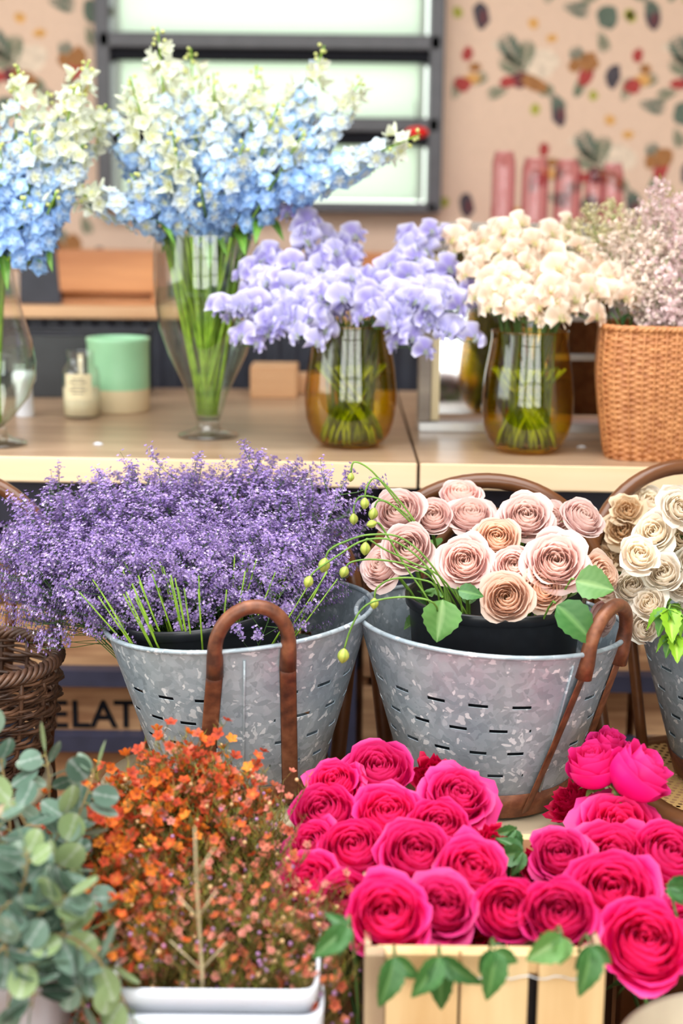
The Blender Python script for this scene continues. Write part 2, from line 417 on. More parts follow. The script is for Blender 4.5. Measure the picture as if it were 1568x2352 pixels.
struct('wall_back', wb, wmats)
for nm, x, y, dx, dy in (('wall_left', -3.6, 1.2, .12, 8.2), ('wall_right', 3.6, 1.2, .12, 8.2)):
    if nm == 'wall_left':
        b = MB()
        for (y0, y1, z0, z1) in ((-2.9, .4, 0, 3.5), (2.8, 5.3, 0, 3.5), (.4, 2.8, 0, .9), (.4, 2.8, 2.9, 3.5)):
            b.box((x, (y0+y1)/2, (z0+z1)/2), (dx, y1-y0, z1-z0))
        struct(nm, b, M['plaster'])
    else: plate(nm, (x, y, 1.75), (dx, dy, 3.5), 'plaster')
b = MB()  # ceiling with an opening made for the added overhead fill light
for (x0, x1, y0, y1) in ((-3.6, -2.1, -2.9, 5.3), (1.5, 3.6, -2.9, 5.3), (-2.1, 1.5, -2.9, -.4), (-2.1, 1.5, 2.8, 5.3)):
    b.box(((x0+x1)/2, (y0+y1)/2, 3.56), (x1-x0, y1-y0, .12))
struct('ceiling', b, M['plaster'])
b = MB()  # shop front behind the camera: piers, sill, lintel
for (x0, x1, z0, z1) in ((-3.6, -2.75, 0, 3.5), (-1.25, -.75, 0, 3.5), (.75, 1.25, 0, 3.5), (2.75, 3.6, 0, 3.5),
                         (-2.75, 2.75, 0, .4), (-2.75, 2.75, 3.1, 3.5)):
    b.box(((x0+x1)/2, -2.5, (z0+z1)/2), (x1-x0, .15, z1-z0))
struct('wall_front', b, M['navy'])
for k, x in enumerate((-2., 0., 2.)):
    b = MB()
    for u in (-.25, .25): b.box((x+u, -2.5, 1.75), (.05, .06, 2.7))
    for z in (1.0, 1.75, 2.5): b.box((x, -2.5, z), (1.5, .055, .05))
    struct('window_%d' % (k+2), b, M['frame'])
# window_1: dark steel frame with three tilted frosted hopper panes
win = thing('window_1', None, None, ((wx0+wx1)/2, WY, wz0)); win['kind'] = 'structure'
W = wx1-wx0; H = wz1-wz0
zz = lambda py: at(600, py, WY-.08).z - wz0
fb = MB()
for sx in (-1, 1): fb.box((sx*(W/2-.012), -.03, H/2), (.05, .14, H+.04))
for py0, py1 in ((462, 486), (268, 300), (78, 112)):
    a, c = zz(py1), zz(py0); fb.box((0, -.03, (a+c)/2), (W, .14, c-a))
for z in (zz(-110), zz(-300), H): fb.box((0, -.03, z), (W, .14, .05))
bev(fb.obj('window_frame', M['frame'], win, False), .004)
rec = MB(); rec.box((0, .10, H/2), (W, .006, H))   # sheet meant as the dark of the recess; no object is made from it
for py0, py1, tl in ((330, 456, .10), (140, 268, .10), (-45, 80, .10), (-260, -130, .10)):
    z0, z1 = zz(py1), zz(py0)
    pb = MB(); rot = Matrix.Rotation(-tl, 3, 'X')
    pb.box((0, -.045-.02, (z0+z1)/2), (W-.10, .008, z1-z0), rot)
    pn = pb.obj('window_pane', M['pane'], win, False)
    hb = MB()
    hb.box((0, -.02, z1+.004), (W-.08, .03, .022), rot, 0)
    for sx in (-1, 1): hb.box((sx*(W/2-.062), -.05, (z0+z1)/2), (.016, .03, z1-z0+.02), rot)
    hb.obj('sash_rail', M['silver'], pn, False)
for py0, py1 in ((112, 136), (300, 326)):   # matt black bars paint the shade of the recesses above the panes
    a, c = zz(py1), zz(py0); g = MB(); g.box((0, -.045, (a+c)/2), (W-.06, .06, c-a+.012)); g.obj('recess_shade', M['ink'], win, False)

# ------------------------------------------------------------ back bar with its crate, and pink bottles
BT = at(400, 706, 4.2).z
bar = thing('back_bar', 'long black ribbed bar with a wooden top below the wallpaper', 'bar', (0, 4.45, 0))
b = MB(); b.box((0, 0, BT-.0175), (4.6, .5, .035)); bev(b.obj('bar_top', M['bench_light'], bar, False), .004)
b = MB()
def rib(u, v): return (-2.25+4.5*u, -.20-.012*(.5+.5*math.cos(u*2*PI*90)), lerp(.0, BT-.035, v))
b.grid(rib, 720, 1); b.box((0, .02, (BT-.035)/2), (4.5, .38, BT-.036)); b.obj('ribbed_front', M['ribbed'], bar)
def open_box(b, w, d, h, t=.012):
    b.box((0, 0, t/2), (w, d, t))
    for s in (-1, 1): b.box((s*(w/2-t/2), 0, h/2), (t, d, h)); b.box((0, s*(d/2-t/2), h/2), (w-2*t, t, h))
for (x0, x1, lab) in ((110, 372, 'long orange-brown wooden box on the back bar left of the tall clear vase'), (700, 1000, 'brown wooden box on the back bar between the two amber vases')):
    p0, p1 = at(x0, 640, 4.45), at(x1, 640, 4.45)
    bx = thing('wooden_box', lab, 'box', ((p0.x+p1.x)/2, 4.45, BT)); wdt = p1.x-p0.x; h = at(400, 578, 4.3).z-BT
    b = MB(); b.box((0, -.14, h*.62), (wdt, .015, h*.76)); bev(b.obj('front_board', M['bench'], bx, False), .003)
    b = MB(); b.box((0, .14, h/2), (wdt, .015, h)); b.box((0, 0, .006), (wdt-.03, .265, .012))
    for s in (-1, 1): b.box((s*(wdt/2-.008), 0, h/2), (.015, .264, h))
    bev(b.obj('box_body', M['bench'], bx, False), .003)
PB = [(1150, 348, 26, 'leftmost and tallest of the pink glass bottles on the back bar'),
      (1222, 362, 30, 'second pink glass bottle from the left on the back bar'),
      (1296, 366, 30, 'third pink glass bottle from the left on the back bar'),
      (1358, 400, 22, 'short pink glass bottle right of the three tall ones on the back bar'),
      (1398, 375, 24, 'rightmost pink glass bottle on the back bar')]
for px, py, r, lab in PB:
    p = at(px, 600, 4.42); top = at(px, py, 4.42).z-BT; R = r*4.5/F
    b = MB(); b.lathe([(.002, .004), (R*.95, .004), (R, .02), (R, top-.06), (R*.96, top-.03), (R*.8, top-.008), (R*.8, top)], 28)
    tag(b.obj('glass_bottle', M['pinkglass'], None, True, (p.x, 4.42, BT)), lab, 'bottle', 'pink glass bottles on the back bar')
# dark slate board left, and the red bauble
b = MB(); c0 = at(95, 706, 4.32)
w2 = 62*4.32/F
b.v = []; 
for y in (-.02, .02):
    for (x, z) in ((-w2*.75, 0), (w2*.78, 0), (w2*.45, .42), (-w2*.6, .42)): b.vert((x, y, z))
for f in ((0, 1, 2, 3), (7, 6, 5, 4), (0, 4, 5, 1), (1, 5, 6, 2), (2, 6, 7, 3), (3, 7, 4, 0)): b.face(f)
tag(bev(b.obj('slate_board', M['ribbed'], None, False, (c0.x, 4.32, BT)), .003), 'dark slate board standing on the back bar behind the left delphiniums', 'board')
rp = at(957, 304, 4.9)
rt = thing('red_lantern', 'small round red lantern hanging in front of the window', 'lantern', (rp.x, 4.9, rp.z))
b = MB(); b.ball((0, 0, 0), .036, 16, sq=(1.1, 1.1, .55)); b.obj('lantern_body', M['red'], rt)
b = MB(); b.tube([(0, 0, .015), (0, .12, .10), (.0, .20, .12)], .002, 5); b.obj('hook', M['black'], rt)

# ------------------------------------------------------------ counters
CT = 0.90
def counter(x0, x1, yl, yr, lab):
    t = thing('oak_counter', lab, 'counter', (0, 0, 0))
    b = MB()
    for z, fl in ((CT-.052, 0), (CT, 1)):
        for (x, y) in ((x0, yl), (x1, yr), (x1+.0, 3.98), (x0, 3.98)): b.vert((x, y, z))
    b.face((0, 3, 2, 1), 0); b.face((4, 5, 6, 7), 0)
    for i in range(4): b.face((i, (i+1) % 4, 4+(i+1) % 4, 4+i), 1 if i == 0 else 0)
    bev(b.obj('worktop', [M['counter'], M['counter_edge']], t, False), .003)
    return t
j = atz(962, 1070, CT); l0 = atz(0, 1047, CT); r0 = atz(1568, 1074, CT)
sl = lambda x: lerp(l0.y, r0.y, (x-l0.x)/(r0.x-l0.x))
tA = counter(-1.7, j.x-.0015, sl(-1.7), sl(j.x), 'left oak counter holding the clear vases and the mint pot')
tB = counter(j.x+.0035, 1.7, sl(j.x), sl(1.7), 'right oak counter holding the mirror and the wicker basket')
for t, xs in ((tA, (-1.6, .005)), (tB, (.13, 1.0, 1.6))):
    for x in xs:
        for y in (2.93, 3.9):
            b = MB(); b.box((x, y, (CT-.053)/2), (.06, .06, CT-.053)); b.obj('leg', M['navy'], t, False)
    b = MB(); xa, xb_ = xs[0], xs[-1]; b.box(((xa+xb_)/2, 2.93, CT-.115), (xb_-xa, .04, .09)); b.obj('apron', M['navy'], t, False)
    for z in (at(600, 1557, 2.93).z, at(600, 1706, 2.93).z):
        b = MB(); b.box(((xa+xb_)/2, 2.93, z), (xb_-xa+.06, .04, .036)); b.obj('rail', M['navy'], t, False)
# old wooden crates under the counters
def old_crate(x0, x1, lab, text=None, y=2.975):
    w_ = x1-x0; t = thing('wooden_crate', lab, 'crate', ((x0+x1)/2, y+.16, 0.0))
    zs = [at(200, 1745, y).z-.12, at(200, 1742, y).z+.01, at(200, 1722, y).z+.028]
    rows = [(at(200, 1690, y).z, at(200, 1570, y).z), (at(200, 1545, y).z, at(200, 1392, y).z), (at(200, 1830, y).z, at(200, 1712, y).z), (.03, at(200, 1850, y).z)]
    for (a, c) in rows:
        b = MB(); b.box((0, -.16, (a+c)/2), (w_, .018, c-a)); bev(b.obj('board', M['crate_wood'], t, False), .002)
    top = rows[1][1]
    b = MB(); b.box((0, .16, top/2), (w_, .018, top))
    for s in (-1, 1): b.box((s*(w_/2-.009), 0, top/2), (.018, .30, top))
    b.box((0, 0, .012), (w_-.04, .30, .018)); b.obj('crate_body', M['crate_wood'], t, False)
    for s in (-1, 1):
        b = MB(); b.box((s*(w_/2-.03), -.143, top/2), (.035, .014, top-.01)); b.obj('corner_post', M['bent_dark'], t, False)
    if text:
        a, c = rows[0]
        for ch, px in zip(text, (112, 162, 208, 262)):
            cu = bpy.data.curves.new('letter', 'FONT'); cu.body = ch; cu.size = (c-a)*.72; cu.extrude = .0008; cu.offset = .0014
            tmp = bpy.data.objects.new('tmp', cu); C.objects.link(tmp)
            dg = bpy.context.evaluated_depsgraph_get(); me = bpy.data.meshes.new_from_object(tmp.evaluated_get(dg)); bpy.data.objects.remove(tmp)
            me.materials.clear(); me.materials.append(M['ink'])
            o = mobj('letter', me, t); o.rotation_euler = (PI/2, 0, 0)
            p = at(px, 1669, y-.01); o.location = (p.x-(x0+x1)/2, -.1705, p.z)
    return t
xa = at(-230, 1600, 2.975).x; xb = at(325, 1600, 2.975).x
old_crate(xa, xb, 'old wooden crate lettered ELAT under the left counter', 'ELAT')
old_crate(xb+.12, at(745, 1600, 2.975).x, 'old wooden crate under the left counter behind the galvanised bucket')
old_crate(at(832, 1600, 2.975).x, at(930, 1600, 2.975).x, 'narrow wooden crate under the counters between the two galvanised buckets')
old_crate(at(1180, 1600, 2.975).x, at(1440, 1600, 2.975).x, 'wooden crate under the right counter behind the blush roses')
old_crate(at(1460, 1600, 2.975).x, at(1800, 1600, 2.975).x, 'wooden crate under the right counter behind the cane chair')

# ------------------------------------------------------------ things on the counter
# mirror
mp0 = atz(1190, 985, CT); my = 3.22; MH = at(1200, 512, my).z-CT
mx0, mx1 = at(962, 800, my).x, at(1432, 800, my).x
mt = thing('framed_mirror', 'tarnished mirror in a grey wooden box frame behind the right amber vase', 'mirror', ((mx0+mx1)/2, my, CT)); mw = mx1-mx0
for (x, z, dx, dz, n, mm) in ((0, MH-.032, mw, .064, 'top_rail', 'grey_frame'), (0, .011, mw, .022, 'bottom_rail', 'silver'),
                              (-mw/2+.013, MH/2-.02, .026, MH-.086, 'side_rail', 'grey_frame'), (mw/2-.013, MH/2-.02, .026, MH-.086, 'side_rail', 'grey_frame')):
    b = MB(); b.box((x, 0, z), (dx, .09, dz)); bev(b.obj(n, M[mm], mt, False), .002)
b = MB(); b.box((-mw/2+.037, -.01, MH/2-.02), (.018, .05, MH-.09)); b.obj('inner_strip', M['paper'], mt, False)
b = MB(); b.box((0, .012, MH/2), (mw-.05, .008, MH-.07)); b.obj('mirror_glass', M['mirror'], mt, False)
b = MB()
for z in (MH*.36, MH*.55): b.box((mw*.28, -.005, z), (mw*.4, .015, .012))
b.obj('reflected_shelf', M['grey_frame'], mt, False)  # grey bars stand in for shelves reflected in the mirror
# clear vases
def tall_vase(px, py, prof, lab, wz):
    p = atz(px, py, CT)
    t = thing('glass_vase', lab, 'vase', (p.x, p.y, CT))
    b = MB(); b.lathe(prof, 56); b.obj('vase_body', M['clear'], t)
    b = MB(); b.lathe([(.002, .0), (.060, .0), (.066, .003), (.064, .007), (.040, .013), (.026, .022), (.024, .032), (.027, .037)], 48); b.obj('vase_foot', M['clear'], t)
    ring = [(r*.965, z) for r, z in prof if z < wz]; rr = ring[-1][0]
    b = MB(); b.lathe([(.002, prof[0][1]+.004)]+ring[1:]+[(rr, wz), (.001, wz)], 40); b.obj('water', M['water'], t)
    b = MB(); r, z = prof[-1]; b.tube([(r*math.cos(a*PI/24), r*math.sin(a*PI/24), z) for a in range(48)], .0022, 6, closed=True); b.obj('rim', M['clear'], t)
    return t
P1 = [(.002, .040), (.026, .038), (.032, .055), (.042, .09), (.060, .13), (.084, .18), (.102, .235), (.111, .29), (.114, .34), (.113, .39), (.109, .43)]
P2 = [(.002, .040), (.018, .038), (.040, .060), (.072, .10), (.086, .14), (.088, .17), (.082, .215), (.068, .26), (.055, .31), (.048, .36), (.050, .40)]
VC = tall_vase(478, 1003, P1, 'tall footed clear glass vase of blue delphiniums, nearest the middle', .32)
VL = tall_vase(-10, 1022, P2, 'round-bellied footed clear glass vase at the left edge of the counter', .20)
# amber vases
AP = [(.002, .004), (.060, .004), (.070, .010), (.084, .03), (.0935, .06), (.0965, .09), (.0960, .12), (.091, .165), (.084, .205), (.0795, .235), (.0795, .252)]
def amber(px, py, lab, k):
    p = atz(px, py, CT); p.y += .075
    t = thing('amber_vase', lab, 'vase', (p.x, p.y, CT))
    pr = [(r*k, z*k) for r, z in AP]
    b = MB(); b.lathe(pr, 64); b.obj('vase_body', M['amber'], t)
    b = MB(); b.lathe([(.002, .0), (.05*k, .0), (.058*k, .003), (.06*k, .0041)], 48); b.obj('vase_base', M['amber'], t)
    w_ = [(r*.965, z+.002) for r, z in pr[:8]]; b = MB(); b.lathe(w_[:-1]+[(w_[-1][0], .150*k), (.001, .150*k)], 48); b.obj('water', M['amber_water'], t)
    r, z = pr[-1]; b = MB(); b.tube([(r*math.cos(a*PI/24), r*math.sin(a*PI/24), z) for a in range(48)], .0022, 6, closed=True); b.obj('rim', M['amber'], t)
    return t
VA = amber(804, 1036, 'amber glass vase of lilac sweet peas, left one of the pair', 1.0)
VB = amber(1218, 1049, 'amber glass vase of cream sweet peas in front of the mirror', .98)
# mint pot, candle jar
p = atz(268, 948, CT); p.y += .045
t = thing('ceramic_pot', 'mint green ceramic pot with a bare cream base on the counter', 'pot', (p.x, p.y, CT)); R = 71*p.y/F; Hh = .180
b = MB(); b.lathe([(.002, 0), (R*.94, 0), (R*.97, .004), (R*.98, .056)], 48); b.obj('bare_base', M['raw_clay'], t)
b = MB(); b.lathe([(R*.98, .056), (R*.985, .058), (R*.99, .09), (R, Hh-.014), (R*1.02, Hh-.010), (R*1.02, Hh-.002), (R*1.0, Hh), (R*.95, Hh), (R*.93, Hh-.01), (R*.93, .07)], 48); b.obj('glazed_body', M['mint'], t)
p = atz(183, 962, CT); p.y += .03
t = thing('candle_jar', 'small glass candle jar with a cream label beside the mint pot', 'candle', (p.x, p.y, CT)); R = 43*p.y/F
b = MB(); b.lathe([(.002, .002), (R*.9, .002), (R, .012), (R, .10), (R*.9, .118), (R*.72, .126), (R*.7, .155), (R*.74, .157)], 40); b.obj('glass', M['clear'], t)
b = MB(); b.lathe([(.001, .006), (R*.93, .006), (R*.95, .07), (.001, .07)], 32); b.obj('wax', M['wax'], t)
b = MB(); b.grid(lambda u, v: (math.sin(-.75+1.5*u)*R*1.012, -math.cos(-.75+1.5*u)*R*1.012, .045+.062*v), 12, 1); lb = b.obj('paper_label', M['paper'], t)
b = MB()
for k, z in enumerate((.095, .088, .078, .07, .062)):
    b.box((0, -R*1.016*.985, z), (R*(.9 if k % 2 else .6), .0015, .0022))
b.obj('print_line', M['print'], lb, False)
b = MB(); b.tube([(0, 0, .07), (0, 0, .15)], .006, 8); b.obj('pump', M['paper'], t)
# black tray box
p0 = atz(50, 962, CT)
t = thing('black_caddy', 'black metal caddy box standing behind the candle jar', 'box', (at(185, 900, 3.84).x, 3.84, CT), .04)
b = MB(); open_box(b, .37, .22, .165, .006); bev(b.obj('box_body', M['black'], t, False), .002)
b = MB(); b.tube([(-.185, -.11, .167), (.185, -.11, .167), (.185, .11, .167), (-.185, .11, .167)], .004, 6, closed=True); b.obj('wire_rim', M['ribbed'], t)
b = MB(); b.box((0, 0, .10), (.35, .20, .02)); tagged = b.obj('wooden_insert', M['bench'], t, False)
p = at(88, 822, 3.48)
b = MB(); b.lathe([(.001, 0), (.02, 0), (.022, .004), (.018, .075), (.026, .085), (.028, .1), (.024, .108), (.001, .11)], 24)
tag(b.obj('white_jar', M['white'], None, True, (p.x-.01, 3.36, CT)), 'small white lidded jar between left vase and black caddy', 'jar')
# wood blocks
for (px, py, w_, h_, d_, lab) in ((628, 915, .125, .085, .13, 'light wooden block on the counter right of the tall vase'),
                                   (722, 905, .10, .05, .10, 'smaller wooden block behind the left amber vase')):
    p = atz(px, py, CT); b = MB(); b.box((0, d_/2, h_/2), (w_, d_, h_))
    tag(bev(b.obj('wooden_block', M['bench_light'], None, False, (p.x, p.y, CT)), .004), lab, 'block')
for px, py, lab in ((225, 1021, 'fallen white petal on the left counter'), (1335, 1028, 'fallen cream petal on the right counter beside the amber vase')):
    p = atz(px, py, CT); b = MB(); b.grid(lambda u, v: ((u-.5)*.02, (v-.5)*.012, .001+.004*math.sin(PI*u)*math.sin(PI*v)), 5, 4)
    tag(b.obj('fallen_petal', M['white'], None, True, (p.x, p.y, CT)), lab, 'petal', None)

# ------------------------------------------------------------ woven baskets
def wicker_basket(cx, cy, z0, lab):
    t = thing('wicker_basket', lab, 'basket', (cx, cy, z0))
    Wx, Wy, Hh = .150, .115, .262
    NR, NS = 44, 40
    def shape(a, h):   # rounded rectangle, wider at the belly
        k = lerp(.86, 1.04, math.sin(clamp(h*1.05)*PI*.5)) - .05*clamp((h-.6)/.4)
        e = 5.0; c, s = math.cos(a), math.sin(a)
        r = (abs(c/Wx)**e+abs(s/Wy)**e)**(-1/e)
        return r*k
    def fn(u, v):
        a = u*2*PI; row = v*NR; k = int(row); ph = row-k
        wv = math.sin(u*NS*PI+(k % 2)*PI)
        r = shape(a, v) + .0035*math.sin(PI*ph)*(.55+.45*wv)+.0015*wv
        return (r*math.cos(a), r*math.sin(a), v*Hh)
    b = MB(); b.grid(fn, 320, NR*4, True); b.obj('woven_side', M['wicker'], t)
    b = MB(); b.grid(lambda u, v: ((shape(u*2*PI, v)-.008)*math.cos(u*2*PI), (shape(u*2*PI, v)-.008)*math.sin(u*2*PI), .004+v*(Hh-.004)), 80, 10, True)
    b.face([b.vert(((shape(k*PI/40, 0)-.008)*math.cos(k*PI/40), (shape(k*PI/40, 0)-.008)*math.sin(k*PI/40), .004)) for k in range(80)]); b.obj('inner_side', M['wicker'], t)
    b = MB()
    for s in range(3):
        pts = []
        for k in range(160):
            a = 2*PI*k/160; ph = k/160*2*PI*26+s*2*PI/3; r = shape(a, 1)+.004*math.cos(ph)
            pts.append((r*math.cos(a), r*math.sin(a), Hh+.004*math.sin(ph)))
        b.tube(pts, .0042, 6, closed=True)
    b.obj('braided_rim', M['wicker'], t)
    b = MB()
    for k in range(NS):
        a = 2*PI*(k+.5)/NS
        b.tube([((shape(a, h/8)+.002)*math.cos(a), (shape(a, h/8)+.002)*math.sin(a), Hh*h/8) for h in range(9)], .0028, 5)
    b.obj('stake', M['wicker'], t)
    return t
bp_ = atz(1548, 1066, CT)
WB = wicker_basket(bp_.x+.015, bp_.y+.115, CT, 'honey coloured wicker basket of astilbe on the right counter'); WBp = Vector((bp_.x+.015, bp_.y+.115, CT))
WB.rotation_euler.z = -.12
def twig_basket(cx, cy, z0, R, Hh, lab):
    t = thing('twig_basket', lab, 'basket', (cx, cy, z0)); rnd = random.Random(8)
    def rad(h): return R*(.74+.26*math.sin(h*PI*.5))
    for nm, rows in (('woven_side', 15),):
        b = MB()
        for k in range(rows):
            h = (k+.5)/rows
            for s in range(3):
                ph0 = rnd.uniform(0, 6); pts = []; n = 96
                for i in range(n):
                    a = 2*PI*i/n
                    r = rad(h)+.007*math.sin(a*9+k*PI+s*.5)+.002*math.sin(a*23+ph0)
                    pts.append((r*math.cos(a), r*math.sin(a), Hh*h+(s-1)*Hh/rows*.36+.003*math.sin(a*5+ph0)))
                b.tube(pts, rnd.uniform(.0022, .0036), 6, closed=True)
        b.obj(nm, M['wicker_dark'], t)
    b = MB()
    for s in range(5):
        pts = []
        for k in range(150):
            a = 2*PI*k/150; ph = k/150*2*PI*15+s*2*PI/5; r = rad(1)+.009*math.cos(ph)
            pts.append((r*math.cos(a), r*math.sin(a), Hh+.008*math.sin(ph)))
        b.tube(pts, .0042, 6, closed=True)
    b.obj('braided_rim', M['wicker_dark'], t)
    b = MB()
    for k in range(18):
        a = 2*PI*k/18; b.tube([(rad(h/6)*math.cos(a), rad(h/6)*math.sin(a), Hh*h/6) for h in range(7)], .004, 5)
    b.obj('stake', M['wicker_dark'], t)
    b = MB(); b.lathe([(.001, .003), (rad(0)-.004, .003), (rad(.12)-.010, Hh*.12), (rad(.3)-.012, Hh*.3)], 40); b.obj('interior_shade', M['ribbed'], t)  # dark shell colours in the shade inside the basket
# ------------------------------------------------------------ chairs
SZ = .46
def chair(cx, cy, lab, cane=False, top=.925, hoopw=.185, rz=0.):
    t = thing('bentwood_chair', lab, 'chair', (cx, cy, 0), rz, None)
    R = .205
    def outl(a):
        if not cane: return R
        e = 3.2; c, s = math.cos(a), math.sin(a)
        return ((abs(c)/.205)**e+(abs(s)/.205)**e)**(-1/e)*(1.0+.05*(-s))
    n = 72
    if not cane:
        b = MB()
        b.grid(lambda u, v: (lambda r, z: (r*math.cos(u*2*PI), r*math.sin(u*2*PI), z))(*[(.002, SZ-.006), (R-.05, SZ-.006), (R-.02, SZ-.001), (R-.006, SZ), (R, SZ-.006), (R, SZ-.018), (R-.004, SZ-.024), (R-.02, SZ-.024), (.002, SZ-.024)][int(round(v*8))]), n, 8, True)
        b.obj('seat', M['seat'], t)
        b = MB(); b.grid(lambda u, v: (lambda r, z: (r*math.cos(u*2*PI), r*math.sin(u*2*PI), z))(*[(R-.012, SZ-.024), (R-.012, SZ-.05), (R-.035, SZ-.05), (R-.035, SZ-.024)][int(round(v*3))]), n, 3, True); b.obj('seat_ring', M['bent_dark'], t)
    else:
        b = MB(); b.grid(lambda u, v: ((outl(u*2*PI)-.03)*v*math.cos(u*2*PI), (outl(u*2*PI)-.03)*v*math.sin(u*2*PI), SZ-.003-.006*(1-v*v)), n, 6, True); b.obj('seat', M['cane'], t)
        pf = [(-.032, SZ-.004), (-.028, SZ+.002), (-.006, SZ+.002), (0, SZ-.006), (0, SZ-.04), (-.006, SZ-.044), (-.03, SZ-.044), (-.032, SZ-.004)]
        b = MB(); b.grid(lambda u, v: (lambda q: ((outl(u*2*PI)+q[0])*math.cos(u*2*PI), (outl(u*2*PI)+q[0])*math.sin(u*2*PI), q[1]))(pf[int(round(v*7))]), n, 7, True); b.obj('seat_frame', M['bent'], t)
    for sx in (-1, 1):
        b = MB(); b.tube([(sx*.145, -.125, SZ-.03), (sx*.158, -.14, .3), (sx*.18, -.165, 0)], [.018, .016, .012], 12); b.obj('leg', M['bent_dark'], t)
    # rear legs run on as the outer hoop of the back
    for sx in (-1, 1):
        b = MB(); b.tube([(sx*.165, .150, SZ-.01), (sx*.168, .165, .3), (sx*.18, .20, 0)], [.0155, .015, .012], 12); b.obj('leg', M['bent_dark'], t)
    pts = [(-.165, .150, SZ-.02)]
    N = 30; zs = .72
    for k in range(6): h = k/5; pts.append((-lerp(.166, hoopw, h), lerp(.152, .195, h), lerp(SZ, zs, h)))
    for k in range(1, N): a = PI*k/N; pts.append((-hoopw*math.cos(a), .195+.03*math.sin(a), zs+(top-zs)*math.sin(a)**.85))
    for k in range(6): h = 1-k/5; pts.append((lerp(.166, hoopw, h), lerp(.152, .195, h), lerp(SZ, zs, h)))
    pts.append((.165, .150, SZ-.02))
    b = MB(); b.tube(pts, .0135, 12); b.obj('back_hoop', M['bent'], t)
    pts = []; iw = hoopw*.56; it = top-.055
    for k in range(5): h = k/4; pts.append((-lerp(.085, iw, h), lerp(.165, .195, h), lerp(SZ-.005, zs-.03, h)))
    for k in range(1, 24): a = PI*k/24; pts.append((-iw*math.cos(a), .195+.028*math.sin(a), zs-.03+(it-zs+.03)*math.sin(a)))
    for k in range(5): h = 1-k/4; pts.append((lerp(.085, iw, h), lerp(.165, .195, h), lerp(SZ-.005, zs-.03, h)))
    b = MB(); b.tube(pts, .010, 10); b.obj('inner_hoop', M['bent'], t)
    b = MB(); b.tube([(.155*math.cos(a*PI/24), .155*math.sin(a*PI/24), .235) for a in range(48)], .009, 8, closed=True); b.obj('leg_ring', M['bent_dark'], t)
    return t
def ctr(px, py): return atz(px, py, SZ)
K1, K2 = ctr(515, 1790), ctr(1112, 1800)
chair(K1.x, K1.y, 'bentwood chair with a round cream seat under the galvanised bucket of statice', top=.88, rz=-.15)
chair(K2.x, K2.y, 'bentwood chair with a round cream seat under the bucket of blush roses', top=.925, hoopw=.20, rz=-.06)
K3 = ctr(1690, 1775)
chair(K3.x, K3.y, 'bentwood chair with a woven cane seat at the right edge', cane=True, top=.945, hoopw=.195, rz=.30)
K0 = ctr(-170, 1785)
chair(K0.x, K0.y, 'bentwood chair under the dark twig basket at the left edge', top=.925)
twig_basket(K0.x+.070, K0.y, SZ, .150, .205, 'dark brown woven twig basket on the chair at the left edge')

